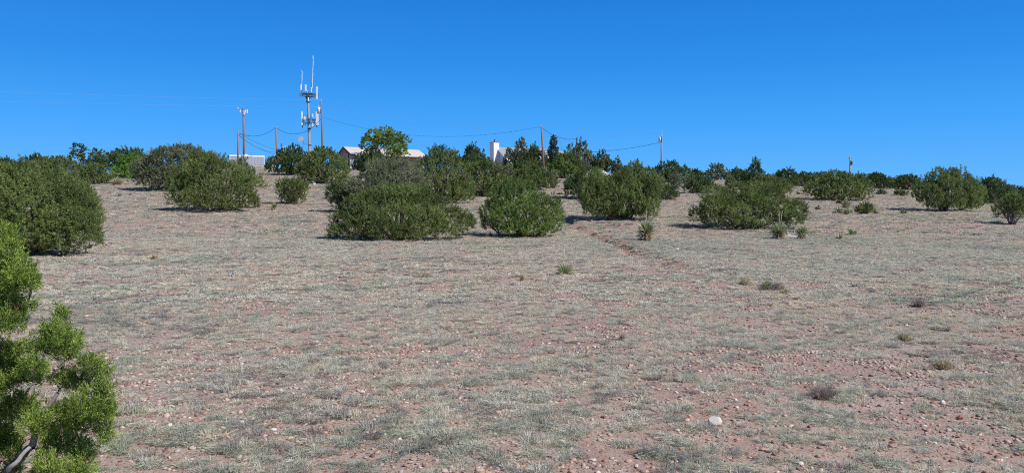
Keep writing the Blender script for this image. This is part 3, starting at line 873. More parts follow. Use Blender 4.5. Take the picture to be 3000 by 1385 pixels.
tree(J, 1812, 646, 222, 138, 'upright', 'juniper', 'blocky dense juniper with upright plumes, right of the rocky rut', group=G_J, seed=64, dens=1.15,
     lobes=[(0, 0, .45, .4, .45)] + [(-.42 + .84 * (k % 8) / 7, -.32 + .2 * (k // 8), .5 + .22 * math.sin(k * 1.9) * (1 - .3 * (k // 8)) , .075, .34) for k in range(16)] + [(-.38 + .76 * k / 9, -.3, .25, .08, .24) for k in range(10)] + [(-.34 + .68 * k / 8, 0, .78 - .04 * abs(k - 4), .07, .2) for k in range(9)])
tree(J, 1951, 588, 74, 44, 'dome', 'juniper_dark', 'small low juniper right of the blocky front juniper', group=G_J)
tree(J, 1962, 521, 106, 44, 'upright', 'juniper_dark', 'dark flat-topped juniper at the foot of the pale utility pole', group=G_J, y=118)
tree(J, 2040, 523, 62, 26, 'upright', 'juniper_dark', 'low dark juniper fringe on the skyline right of the pale pole', group=G_J, y=135)
tree(J, 2052, 568, 92, 48, 'dome', 'juniper_dark', 'small round juniper on open grass above the sprawling open one', group=G_J)
tree(J, 2100, 528, 66, 46, 'dome', 'juniper_grey', 'round grey-green juniper alone on the skyline', group=G_J)
tree(J, 2213, 570, 84, 98, 'upright', 'juniper_dark', 'tall dark juniper with jagged top, highest on the right crest', group=G_J, y=90, up=.7)
tree(J, 2250, 577, 124, 60, 'dome', 'juniper', 'olive juniper at the right foot of the tall jagged one', group=G_J)
tree(J, 2172, 532, 40, 20, 'dome', 'juniper_dark', 'tiny dark juniper at the left foot of the tall jagged one', group=G_J, y=112)
tree(J, 2302, 553, 78, 57, 'dome', 'juniper_dark', 'domed dark juniper touching the sky right of the jagged one', group=G_J)
tree(J, 2190, 676, 318, 132, 'open', 'juniper', 'sprawling open juniper with dark bare limbs and a deep shadow on its left', group=G_J, seed=31, dead=.7,
     lobes=[(-.30, -.1, .72, .10, .2), (-.32, -.2, .48, .10, .18), (-.36, -.2, .28, .08, .14), (-.44, 0, .30, .05, .14), (-.2, -.1, .62, .1, .2), (-.1, 0, .8, .12, .18), (0, -.1, .66, .12, .2), (.12, .1, .8, .13, .18), (.2, 0, .72, .1, .18), (.08, -.2, .52, .12, .16),
            (.2, -.2, .5, .1, .14), (.32, -.1, .44, .1, .18), (.42, -.1, .36, .08, .22), (.40, 0, .22, .08, .16), (-.14, -.3, .42, .1, .12), (-.08, -.35, .14, .1, .12), (-.2, -.2, .3, .08, .1), (.28, -.2, .3, .07, .1), (.30, 0, .14, .06, .08), (.08, -.2, .18, .10, .14), (-.3, -.1, .16, .08, .12), (.44, 0, .5, .03, .1), (-.26, .2, .5, .1, .2), (.05, .3, .5, .2, .2)])
tree(J, 2352, 545, 40, 40, 'dome', 'juniper_dark', 'small dark juniper in the skyline gap left of the spreading right one', group=G_J, y=112)
tree(J, 2452, 590, 186, 84, 'dome', 'juniper', 'wide spreading juniper left of the far utility pole with grey twigs at its foot', group=G_J, dead=.6)
tree(J, 2572, 556, 76, 48, 'dome', 'juniper_dark', 'dark ragged juniper just right of the far utility pole', group=G_J, y=112)
tree(J, 2612, 552, 46, 28, 'dome', 'juniper', 'low light juniper left of the round dark one on the right skyline', group=G_J, y=115)
tree(J, 2656, 558, 80, 44, 'dome', 'juniper_dark', 'round dark juniper on the right crest above bare ground', group=G_J)
tree(J, 2768, 620, 188, 122, 'upright', 'juniper', 'biggest juniper on the right with several pointed tops', group=G_J, seed=53, up=.6,
     lobes=[(0, 0, .42, .36, .42), (-.12, 0, .8, .09, .2), (-.06, 0, .86, .06, .14), (.08, 0, .84, .07, .16), (.2, 0, .8, .09, .18), (.3, 0, .66, .1, .18), (-.25, 0, .62, .12, .2), (-.4, -.1, .42, .09, .2), (-.3, -.3, .35, .13, .28),
            (-.08, -.35, .45, .12, .32), (.14, -.35, .4, .13, .32), (.34, -.2, .42, .13, .28), (.42, -.1, .3, .07, .2), (0, -.38, .16, .14, .16), (.24, -.36, .16, .12, .16), (-.26, -.3, .14, .1, .14), (0, -.2, .7, .12, .2), (.36, -.1, .16, .08, .14)])
tree(J, 2905, 598, 118, 76, 'dome', 'juniper_dark', 'dark juniper behind the biggest right-hand one, level with the skyline', group=G_J, seed=19)
tree(J, 2985, 600, 90, 52, 'upright', 'juniper_dark', 'low dark juniper descending to the right edge skyline', group=G_J, y=88)
tree(J, 2965, 660, 108, 92, 'open', 'juniper', 'open juniper cut off by the right edge of the picture', group=G_J, seed=23)
tree(J, 2640, 540, 90, 22, 'upright', 'juniper_dark', 'distant dark juniper peeping over the right crest behind the round dark one', group=G_J, y=140)
tree(J, 2538, 546, 80, 34, 'dome', 'juniper_dark', 'distant dark juniper showing just right of the foot of the farthest pole', group=G_J, y=130)
tree(J, 2400, 540, 100, 34, 'dome', 'juniper_dark', 'distant dark juniper on the crest behind the wide spreading juniper', group=G_J, y=135)
tree(J, 2335, 542, 60, 30, 'upright', 'juniper_dark', 'low distant juniper filling the skyline notch left of the wide spreading juniper', group=G_J, y=130)
tree(J, 2160, 524, 70, 30, 'upright', 'juniper_dark', 'low distant juniper on the skyline between the round grey-green and the jagged one', group=G_J, y=140)
tree(J, 2860, 572, 70, 30, 'dome', 'juniper_dark', 'distant juniper behind the right shoulder of the biggest right-hand juniper', group=G_J, y=115)
tree(J, 2725, 560, 80, 28, 'dome', 'juniper_dark', 'distant juniper behind the left shoulder of the biggest right-hand juniper', group=G_J, y=120)

# smaller bushes
tree('juniper_shrub', 2535, 628, 58, 36, 'dome', 'juniper', 'knee-high juniper shrub beside the tan yucca cluster on the right', cat='juniper')
tree('juniper_shrub', 2583, 570, 26, 17, 'dome', 'juniper_grey', 'tiny rounded shrub on pale ground above the juniper shrub on the right', cat='shrub')
tree('juniper_shrub', 2640, 574, 40, 18, 'dome', 'juniper', 'low flat green shrub below the round dark juniper', cat='shrub')
tree('juniper_shrub', 2458, 596, 18, 10, 'dome', 'juniper_dark', 'tiny dark shrub at the foot of the wide spreading juniper', cat='shrub')
for u, vb, w_, h_, yy, lab in ((1490, 525, 44, 38, 98, 'pale rounded rabbitbrush below the white chimney house'), (1598, 520, 22, 26, 104, 'narrow pale rabbitbrush at the foot of the leaning pole'),
                          (1622, 530, 34, 28, 96, 'pale rabbitbrush mound left of the bright rounded juniper'), (1672, 533, 40, 20, 94, 'low pale rabbitbrush under the bright rounded juniper'),
                          (1935, 546, 40, 26, 96, 'pale rabbitbrush right behind the blocky front juniper'), (1976, 540, 40, 32, 98, 'yellow-green rabbitbrush below the pale utility pole'),
                          (2020, 535, 46, 22, 104, 'pale rabbitbrush behind the small round juniper'), (2180, 545, 46, 24, 98, 'pale rabbitbrush left of the tall jagged juniper'),
                          (2140, 535, 28, 18, 104, 'small pale rabbitbrush on the ridge left of the jagged juniper'), (222, 520, 16, 24, 90, 'slim straw-coloured rabbitbrush behind the left juniper')):
    tree('rabbitbrush', u, vb, w_, h_, 'dome', 'chamisa', lab, cat='shrub', group='pale rabbitbrush along the crest', y=yy, up=.4, dead=0)

def sprout(kind, u, vb, wpx, hpx, mat, label, cat, nb=240, spread=1.0, group=None, extra=None, wmin=.006):
    p = hit(u, vb, zf); d = p[1]; m = d / FPX; px = d / 788
    rng = np.random.default_rng(int(u * 7 + vb))
    o = empty(kind, p, label, cat, group)
    w_, h_ = wpx * m, hpx * m
    def part(nm, mt, n, sx, offx=0, hh=1):
        a = rng.uniform(0, 6.28, n); e = rng.random(n) ** .7
        D = unit(np.stack([np.cos(a) * e * spread * w_ / 2 * sx, np.sin(a) * e * spread * w_ / 2 * sx, np.full(n, h_ * hh) * (1.05 - .5 * e * e)], 1))
        ln = np.sqrt((w_ / 2 * e * sx) ** 2 + (h_ * hh * (1.0 - .45 * e)) ** 2) * rng.uniform(.45, 1.05, n)
        st = np.stack([np.cos(a) * w_ * .12 * sx * rng.random(n) + offx, np.sin(a) * w_ * .12 * sx * rng.random(n), np.full(n, -.02)], 1)
        V, F_ = blades(st, D, ln, max(wmin, .45 * px), rng)
        # side twigs
        k = n
        s2 = st + D * (ln * rng.uniform(.35, .8, n))[:, None]
        D2 = unit(D + rng.normal(size=(n, 3)) * .5)
        V2, F2 = blades(s2, D2, ln * .35, max(wmin, .4 * px), rng)
        t = np.repeat(rng.uniform(.1, .9, 2 * n), 4)
        np_mesh(nm, np.concatenate([V, V2]), np.concatenate([F_, F2 + 4 * n]), mt, o, {'tint': t})
    part('twigs' if 'twig' in mat else 'blades', mat, nb, 1)
    if extra:
        part('green_leaves', extra, nb // 2, .45, -w_ * .08, 1.1)
    return o

sprout('dry_shrub', 2408, 1168, 112, 62, 'dark_twig', 'dark wispy dry shrub in the right foreground, largest of the twiggy shrubs', 'shrub', 700, 1.1, wmin=.003)
sprout('dry_shrub', 2258, 850, 105, 38, 'dark_twig', 'dark twiggy shrub with a bright green clump in it, right of centre', 'shrub', 420, 1.2, extra='juniper_bright')
sprout('dry_shrub', 2692, 900, 46, 40, 'dark_twig', 'small grey twiggy shrub standing alone in pale green grass on the right', 'shrub', 260)
sprout('bunchgrass', 2296, 862, 50, 24, 'straw', 'tan bunchgrass clump beside the green-centred dark shrub', 'grass clump', 300, 1.3)
sprout('bunchgrass', 345, 542, 42, 28, 'straw', 'straw-coloured bunchgrass on the left crest', 'grass clump', 300, 1.2)
sprout('bunchgrass', 1826, 1000, 30, 40, 'orange_straw', 'orange-tan bunchgrass in the middle foreground', 'grass clump', 120)
sprout('bunchgrass', 1530, 822, 24, 26, 'orange_straw', 'small orange straw tuft left of the lone foreground yucca', 'grass clump', 90)
sprout('bunchgrass', 450, 762, 26, 26, 'orange_straw', 'orange-tan straw tuft on red ground right of the left juniper', 'grass clump', 110)
sprout('bunchgrass', 2180, 835, 50, 34, 'straw', 'pale tall bunchgrass just left of the green-centred dark shrub', 'grass clump', 150)
sprout('bunchgrass', 2650, 1000, 60, 40, 'straw', 'yellowish bunchgrass clump in the right foreground', 'grass clump', 260, 1.2)
sprout('bunchgrass', 2760, 1080, 70, 44, 'straw', 'wide yellow-green bunchgrass mound above the bare soil at lower right', 'grass clump', 300, 1.3)
sprout('bunchgrass', 1235, 815, 80, 24, 'straw', 'low pale bunchgrass mound in the centre foreground', 'grass clump', 300, 1.3)
sprout('tumbleweed', 1641, 571, 24, 10, 'brown_twig', 'small flat brown dead shrub alone in the gap above the rut', 'shrub', 260, 1.3)
sprout('tumbleweed', 1788, 646, 30, 22, 'brown_twig', 'pinkish brown dead shrub against the foot of the blocky juniper', 'shrub', 300, 1.2)
sprout('small_shrub', 351, 576, 14, 14, 'dark_twig', 'left of two small dark plants on the left slope', 'plant', 90)
sprout('small_shrub', 382, 575, 10, 14, 'dark_twig', 'right of two small dark plants on the left slope', 'plant', 70)
sprout('small_shrub', 492, 600, 18, 18, 'dark_twig', 'small grey plant left of the big round juniper', 'plant', 90)
sprout('small_shrub', 765, 548, 12, 18, 'juniper', 'small green plant above the vase-shaped juniper', 'plant', 80)

def yucca(u, vb, wpx, hpx, label, stalk=0, skirt=.5, n=110, lean=0, heads=1, group='yuccas on the slope', trunk=0):
    p = hit(u, vb, zf); d = p[1]; m = d / FPX; px = d / 788
    rng = np.random.default_rng(int(u * 3 + vb))
    o = empty('yucca', p, label, 'yucca', group)
    w_, h_ = wpx * m, hpx * m
    tr = trunk * h_
    L0 = max(w_ / 2, (h_ - tr) * .95)
    a = rng.uniform(0, 6.28, n); el = np.arcsin(rng.uniform(-.05, 1, n))
    D = np.stack([np.cos(a) * np.cos(el), np.sin(a) * np.cos(el), np.sin(el)], 1)
    D[:, 0] += lean; D = unit(D)
    tip = L0 * rng.uniform(.75, 1.05, n)
    tip = np.minimum(tip, (w_ / 2) / np.maximum(np.abs(D[:, 0]), .12) * rng.uniform(.8, 1.1, n))
    c = np.array([lean * tr, 0, tr + .04])
    V, F_ = blades(np.tile(c, (n, 1)) + D * .02, D, tip, max(.020, .8 * px), rng)
    np_mesh('leaves', V, F_, 'yucca', o, {'tint': np.repeat(np.clip(rng.normal(.5, .28, n), 0, 1), 4)})
    if skirt:
        k = int(n * skirt * 1.3)
        a = rng.uniform(0, 6.28, k); el = rng.uniform(-.9 if tr > .1 else -.05, .15, k)
        D = np.stack([np.cos(a) * np.cos(el), np.sin(a) * np.cos(el), np.sin(el)], 1)
        zc = rng.uniform(.3, 1, k) * (tr + .06)
        V, F_ = blades(np.stack([np.zeros(k), np.zeros(k), zc], 1), D, np.minimum(L0 * .85 * rng.uniform(.6, 1.1, k), np.where(el < -.2, zc / np.maximum(np.abs(np.sin(el)), .1), 9)), max(.02, .8 * px), rng)
        np_mesh('dead_leaves', V, F_, 'yucca_dead', o, {'tint': np.repeat(rng.random(k), 4)})
    if tr > .1:
        mb = MB(); mb.tube([(0, 0, -.05), (lean * tr * .5, 0, tr * .5), (lean * tr, 0, tr)], [.07, .06, .05], 8); mb.build('stem', 'bark', o, True)
    for k in range(int(stalk > 0) + int(stalk >= 100)):
        s = (stalk % 100) * m
        mb = MB(); x = (.06 if k else -.02)
        mb.tube([(x, 0, tr), (x + .02, 0, tr + s * .5), (x + (.09 if k else .01), 0, tr + s)], [max(.010, .22 * px), max(.008, .2 * px), max(.005, .15 * px)], 6)
        mb.build('flower_stalk', 'stalk', o, True)
    return o

yucca(1655, 806, 48, 42, 'lone green yucca with one tall pale stalk in the foreground grass', stalk=78, skirt=.7, n=170)
yucca(1893, 706, 52, 68, 'tall two-tiered yucca standing by itself right of the rut', stalk=68, skirt=1.1, n=230, trunk=.38)
yucca(802, 617, 26, 26, 'small bushy yucca below the vase-shaped juniper', n=90, trunk=.3)
yucca(2282, 700, 60, 50, 'large tan-skirted yucca in front of the sprawling juniper, with two pale stalks', stalk=168, skirt=1.2, n=230, trunk=.3)
yucca(2350, 700, 34, 42, 'dark green yucca right of the grey log', skirt=.8, n=130, trunk=.35)
yucca(2459, 701, 12, 22, 'thin upright yucca, left one of the leaning pair on the right slope', skirt=.4, n=50)
yucca(2492, 690, 32, 24, 'dark yucca leaning right over a patch of pale soil', skirt=.6, n=90, lean=.5)
yucca(2456, 625, 26, 24, 'left green head of the tan yucca cluster on the right', n=90, skirt=.7)
yucca(2484, 628, 28, 24, 'lower right green head of the tan yucca cluster', n=90, skirt=.6)
yucca(2478, 612, 30, 34, 'dry tan yucca topping the cluster on the right, nearly all dead leaves', n=50, skirt=2.2, stalk=26, trunk=.3)
yucca(2397, 614, 22, 16, 'small yucca with a short stalk on open grass left of the tan cluster', n=70, skirt=.8, stalk=18)
yucca(2340, 570, 20, 14, 'small reddish yucca left of the wide spreading juniper', n=60, skirt=1.2)
yucca(2644, 628, 22, 20, 'small brown-tipped yucca with a dark shadow left of the biggest right juniper', n=60, skirt=1.2, lean=.2)
yucca(2566, 628, 22, 14, 'small yucca at the right foot of the knee-high juniper shrub', n=60, skirt=.6)

# dead wood
def snag(u, vb, wpx, hpx, label, name='dead_branch', n=9, flat=False):
    p = hit(u, vb, zf) if not flat else hit(u, vb, zf)
    m = p[1] / FPX; rng = np.random.default_rng(int(u + vb)); mb = MB()
    for k in range(n):
        e = np.array([rng.uniform(-.5, .5) * wpx * m, rng.normal() * .15, rng.uniform(.5, 1) * hpx * m])
        pts = limb(mb, (rng.normal() * .05, 0, 0), e, min(.045, .09 * hpx * m + .006), .006, rng, 5, .14, 5)
        limb(mb, pts[3], e + rng.normal(size=3) * .2 * hpx * m, .02, .008, rng, 3, .1, 4)
    o = mb.build(name, 'grey_wood', None, True); o.location = tuple(p)
    return tag(o, label, 'dead wood')
snag(1045, 545, 34, 44, 'silvery dead branches standing on the slope below the tan house')
snag(690 // 1 * 0 + 1018, 560, 16, 14, 'small grey dead twigs just below the silvery dead branches')
snag(268, 778 - 10, 40, 14, 'weathered grey sticks lying at the foot of the left juniper', n=6)
snag(675, 812, 30, 12, 'bleached tangle of dead twigs on red soil, left foreground', 'dead_twigs', 12)
p = hit(2322, 698, zf); m_ = p[1] / FPX
mb = MB(); rr_ = np.random.default_rng(3)
for k in range(3):
    limb(mb, (-22 * m_ + k * .1, k * .08, .05 + k * .05), (24 * m_, k * .06, .03), .14 - .03 * k, .05, rr_, 6, .06, 8)
limb(mb, (-15 * m_, 0, .1), (-18 * m_, 0, 24 * m_), .1, .03, rr_, 5, .1, 7)
o = mb.build('fallen_log', 'grey_wood', None, True); o.location = tuple(p)
tag(o, 'grey weathered fallen log between two yuccas', 'log')

# rocks that stand out of the gravel
ROCKS = [(2097, 1250, 46, 26, 'rock_white', 'largest white rock, in the grass of the right-centre foreground'),
         (505, 1195, 16, 9, 'rock_white', 'white rock right of the near juniper branch'),
         (800, 1262, 20, 10, 'rock_white', 'small white rock in the left-centre foreground'),
         (1116, 1270, 30, 12, 'rock_tan', 'flat pinkish rock left of centre near the bottom'),
         (1161, 1305, 20, 9, 'rock_white', 'flat white chip below the flat pinkish rock'),
         (1614, 1183, 14, 9, 'rock_white', 'small bright white stone at the right of the stone cluster in the centre'),
         (1576, 1170, 20, 11, 'rock_grey', 'grey-white stone on the left of the central stone cluster'),
         (1584, 1154, 22, 12, 'rock_tan', 'cream stone at the top of the central stone cluster'),
         (1738, 1352, 24, 13, 'rock_white', 'white wedge-shaped rock near the bottom, right of centre'),
         (1621, 1384, 28, 18, 'rock_red', 'orange-brown rounded rock at the bottom edge'),
         (1545, 1382, 22, 12, 'rock_tan', 'pink rounded stone left of the orange-brown rock at the bottom edge'),
         (1182, 1338, 26, 14, 'rock_grey', 'dark grey stone below the flat white chip'),
         (1984, 1266, 18, 9, 'rock_white', 'white stone left of the largest white rock'),
         (1982, 1358, 18, 14, 'rock_white', 'white stone near the bottom edge below the largest white rock'),
         (2766, 1084, 13, 9, 'rock_white', 'small bright stone above the bare soil at lower right'),
         (2767, 1189, 22, 13, 'rock_white', 'pale grey-white stone in gravel at lower right'),
         (2347, 1364, 28, 12, 'rock_white', 'white flat rock at the bottom right among red cobbles'),
         (2242, 1277, 26, 15, 'rock_grey', 'grey cobble above the red cobbles at the bottom right'),
         (2214, 1350, 26, 12, 'rock_red', 'red cobble left of the white flat rock at the bottom right'),
         (2239, 1328, 26, 11, 'rock_tan', 'tan flat cobble just above the red cobble'),
         (2740, 1304, 18, 11, 'rock_white', 'cream stone on the bare soil at the lower right'),
         (2702, 1294, 34, 11, 'rock_red', 'flat red-brown slab on the bare soil at the lower right'),
         (2916, 1052, 32, 9, 'rock_red', 'flat brown slab near the right edge'),
         (2817, 1232, 24, 14, 'rock_red', 'reddish stone right of the bare soil patch'),
         (2953, 1384, 24, 10, 'rock_white', 'white stone in the bottom right corner'),
         (1985, 733, 15, 8, 'rock_white', 'pale rock right of the rut, above the dark shrub'),
         (1647, 598, 8, 4, 'rock_white', 'small pale rock in the gap above the rut'),
         (920, 541, 10, 6, 'rock_white', 'white rock at the foot of the ragged juniper by the tower'),
         (388, 572, 10, 5, 'rock_white', 'pale rock beside the two small dark plants')]
for i, (u, v, wp, hp, mt, lab) in enumerate(ROCKS):
    p = hit(u, v, zf); m_ = p[1] / FPX
    bm = rock_verts(500 + i * 3, 3, .8)
    me = bpy.data.meshes.new('rock'); bm.to_mesh(me); bm.free(); me.materials.append(M[mt])
    o = bpy.data.objects.new('rock', me); COL.objects.link(o)
    o.scale = (wp * m_, wp * m_ * .9, hp * m_ * 1.35); o.rotation_euler = (0, 0, random.Random(i).uniform(-.5, .5))
    o.location = (p[0], p[1] + wp * m_ * .3, float(zf(p[0], p[1] + wp * m_ * .3)) + hp * m_ * .30)
    tag(o, lab, 'rock', 'loose rocks lying in the grass')

# ------------------------------------------------------------------ the near juniper at the left edge
def near_juniper():
    rng = np.random.default_rng(404)
    D0 = 4.05; m = D0 / FPX
    base = at(-60, 1600, D0); gz = float(zf(base[0], base[1])); base[2] = gz
    o = empty('juniper_tree', base, 'young bright green juniper close to the camera in the lower left corner', 'juniper', G_J)
    LB = [(10, 735, 38, 52, 0), (28, 800, 45, 40, .05), (70, 800, 22, 26, 0), (50, 845, 45, 36, -.05), (20, 900, 50, 40, .1), (60, 905, 28, 24, 0), (15, 960, 45, 40, 0), (8, 690, 16, 30, 0),
          (85, 838, 20, 20, 0), (172, 930, 15, 26, 0), (160, 972, 32, 26, 0), (200, 1000, 30, 26, .05), (145, 1005, 28, 24, -.05), (170, 1040, 48, 34, 0), (215, 1050, 24, 28, 0),
          (60, 1045, 50, 36, 0), (15, 1060, 40, 50, .1), (100, 1090, 38, 32, -.1), (262, 1078, 26, 30, 0), (290, 1105, 26, 26, .05), (240, 1120, 46, 36, 0), (180, 1120, 28, 24, .1), (60, 1120, 55, 46, 0),
          (290, 1165, 34, 30, 0), (235, 1190, 50, 38, -.1), (322, 1215, 22, 32, 0), (290, 1235, 36, 34, .05), (150, 1215, 26, 30, .1), (40, 1200, 60, 50, 0), (230, 1260, 55, 38, 0), (300, 1285, 26, 28, 0), (110, 1260, 40, 34, -.1),
          (170, 1320, 55, 40, 0), (255, 1320, 40, 32, .05), (30, 1300, 50, 50, .05), (240, 1375, 46, 34, 0), (130, 1385, 40, 36, 0), (200, 1425, 60, 40, 0), (110, 1470, 70, 50, 0), (20, 1400, 40, 40, .2),
          (-60, 760, 55, 60, 0), (-50, 860, 60, 60, .1), (-70, 960, 60, 60, 0), (-60, 1060, 60, 60, .1), (-60, 1170, 70, 60, 0), (-70, 1290, 70, 60, 0), (-140, 900, 60, 90, .1), (-150, 1100, 60, 90, .1), (-150, 1300, 70, 90, 0), (-80, 1420, 80, 60, 0), (-40, 1500, 90, 50, .1)]
    lobes = []
    for (u, v, ru, rv, dy) in LB:
        c = at(u, v, D0 + dy + rng.uniform(-.12, .12)) - base
        for q in range(3):
                o3 = unit(rng.normal(size=3)) * np.array([ru, (ru + rv) / 2, rv]) * m * .62
                k3 = rng.uniform(.46, .66)
                lobes.append((c + o3, (ru * m * k3, (ru + rv) / 2 * m * k3, rv * m * k3)))
    V, F_, t = crown_mesh(lobes, .021, 36, .017, .0032, .056, rng, spray=.46, zmin=.02, up=.66, dead=2.2, fillin=.25, keep=1.2)
    np_mesh('crown', V, F_, 'near', o, {'tint': t})
    mb = MB()
    root = np.array([0, 0, -.05])
    fork = at(20, 1385, D0) - base; f2 = at(95, 1305, D0 - .02) - base; f3 = at(170, 1150, D0) - base
    limb(mb, root, fork, .045, .030, rng, 6, .04, 10)
    limb(mb, fork, f2, .026, .018, rng, 6, .04, 10)
    limb(mb, f2, f3, .018, .010, rng, 6, .05, 8)
    conn = [root + np.array([0, 0, .3]), fork, f2, f3] + [root * (1 - t) + (at(-20, 700, D0) - base) * t for t in (.3, .45, .6, .75, .9)]
    todo = [np.array(c) for c, r in lobes]
    while todo:
        dm = np.array([[np.linalg.norm(q - c) for c in conn] for q in todo])
        i, j = np.unravel_index(np.argmin(dm), dm.shape)
        limb(mb, conn[j], todo[i], .0055, .0035, rng, 4, .08, 5)
        conn.append(todo.pop(i))
    limb(mb, root, at(-20, 700, D0) - base, .04, .008, rng, 8, .03, 8)
    mb.build('trunk', 'bark', o, True)
    mb = MB()
    a = at(25, 1375, D0 - .15) - base; b = at(88, 1308, D0 - .15) - base
    limb(mb, a, b, .013, .009, rng, 7, .07, 10)
    mb.build('branch', 'grey_wood', o, True)
near_juniper()

# ------------------------------------------------------------------ tower, poles and wires
def zg(x, y): return float(zf(x, y))
def pole(utop, vtop, ubase, y, r, mat, label, name='utility_pole'):
    t = at(utop, vtop, y); b = at(ubase, 480, y); z0 = zg(b[0], y) - .3
    o = empty(name, (b[0], y, z0 + .3), label, 'utility pole', 'wooden utility poles along the ridge')
    top = t - np.array([b[0], y, z0 + .3])
    mb = MB(); mb.tube([(0, 0, -.3), top * .5, top], [r * 1.15, r, r * .82], 12); mb.build('pole_shaft', mat, o, True)
    return o, top

def transformer(o, top, du, dv, y, s=1.0, mat='pale_metal'):
    m = y / FPX; c = top + np.array([du * m, -.05, -dv * m])
    mb = MB(); mb.tube([c - (0, 0, .45 * s), c + (0, 0, .4 * s), c + (0, 0, .48 * s)], [.26 * s, .26 * s, .18 * s], 14)
    mb.tube([c + (0, 0, .48 * s), c + (0, 0, .75 * s)], .05 * s, 8)
    mb.build('transformer', mat, o, True)
    mb = MB(); e = top + np.array([0, 0, -dv * m])
    mb.tube([c + (0, 0, .2), e + (0, 0, .2)], .04, 6); mb.tube([c - (0, 0, .2), e - (0, 0, .2)], .04, 6)
    mb.box(e[0] - .06, e[0] + .06, e[1] - .22, e[1] - .14, e[2] - .5, e[2] + .5)
    mb.build('bracket', 'dark_steel', o)

def insulator(o, top, dx=0.0, dz=0.12):
    mb = MB(); c = top + np.array([dx, -.02, dz])
    mb.tube([c - (0, 0, .12), c, c + (0, 0, .12)], [.05, .09, .05], 8); mb.build('insulator', 'pale_metal', o, True)

Y1 = 154
pA, tA = pole(697, 385, 697, 142, .13, 'pole', 'short wooden pole in front of the white shed'); insulator(pA, tA, .05, -.2)
pB, tB = pole(713, 314, 715, 160, .21, 'pole', 'tall thick wooden pole behind the white shed with antennas at its top')
m = 160 / FPX
def ant(parent, c, w_, h_, mat='white', name='antenna', dth=.16):
    mb = MB(); mb.box(c[0] - w_ / 2, c[0] + w_ / 2, c[1] - dth / 2, c[1] + dth / 2, c[2] - h_ / 2, c[2] + h_ / 2)
    return mb.build(name, mat, parent, bevel=.02)
def dish(parent, c, r, name='dish', aim=-1, mat='white'):
    mb = MB(); ax = np.array([.35 * aim, -.9, .1]); ax = ax / np.linalg.norm(ax)
    mb.tube([c - ax * .28 * r * 2, c - ax * .15 * r, c, c + ax * .06], [r * .25, r * .8, r, r], 18)
    return mb.build(name, mat, parent, True)
for du, dv, w_, h_ in ((-7, -14, 3, 9), (9, 12, 2.6, 10), (12, -12, 3, 9)):
    pass
for du, dv, w_, h_ in ((-8, 12, 3, 9), (3, 17, 3.6, 12), (7, 13, 3.4, 8), (12, 13, 3.2, 11)):
    ant(pB, tB + np.array([du * m, -.2, -dv * m]), w_ * m, h_ * m)
dish(pB, tB + np.array([-14 * m, -.3, -4 * m]), 3.2 * m)
mb = MB(); mb.tube([tB + (-13 * m, -.05, -8 * m), tB + (12 * m, -.05, -10 * m)], .05, 6); mb.tube([tB + (-6 * m, -.05, -5 * m), tB + (6 * m, -.05, -14 * m)], .04, 6)
mb.build('antenna_bracket', 'dark_steel', pB)
pC, tC = pole(808, 372, 812, 150, .14, 'pole', 'slim wooden pole between the shed and the cell tower'); insulator(pC, tC, .15, -.1)
pD, tD = pole(941, 296, 946, 152, .16, 'pole', 'tall reddish pole with a grey transformer, right next to the cell tower')
transformer(pD, tD, -7, 28, 152, 1.3); insulator(pD, tD)
pE, tE = pole(1586, 368, 1595, 128, .16, 'pole', 'brown pole leaning slightly left in front of the chimney house'); insulator(pE, tE, -.15, -.15)
pF, tF = pole(1690, 403, 1689, 140, .15, 'pole_dark', 'short dark pole standing among the trees right of the spruce'); insulator(pF, tF, -.15, -.2)
pG, tG = pole(1938, 388, 1938, 140, .15, 'pole_grey', 'pale grey pole with a small transformer on the skyline right of centre')
transformer(pG, tG, -5, 21, 140, .9); insulator(pG, tG)
pH, tH = pole(2491, 458, 2490, 170, .16, 'pole_grey', 'farthest pole, with a small crossarm, alone on the right skyline')
transformer(pH, tH, 4, 20, 170, .8, 'dark_steel')
mb = MB(); mb.box(-.45, .45, -.05, .05, tH[2] - .5, tH[2] - .38); mb.build('crossarm', 'pole_dark', pH)
pI, tI = pole(840, 431, 840, 190, .15, 'pole_dark', 'tiny distant pole with a transformer peeping over the dark juniper'); transformer(pI, tI, -4, 5, 190, .9)

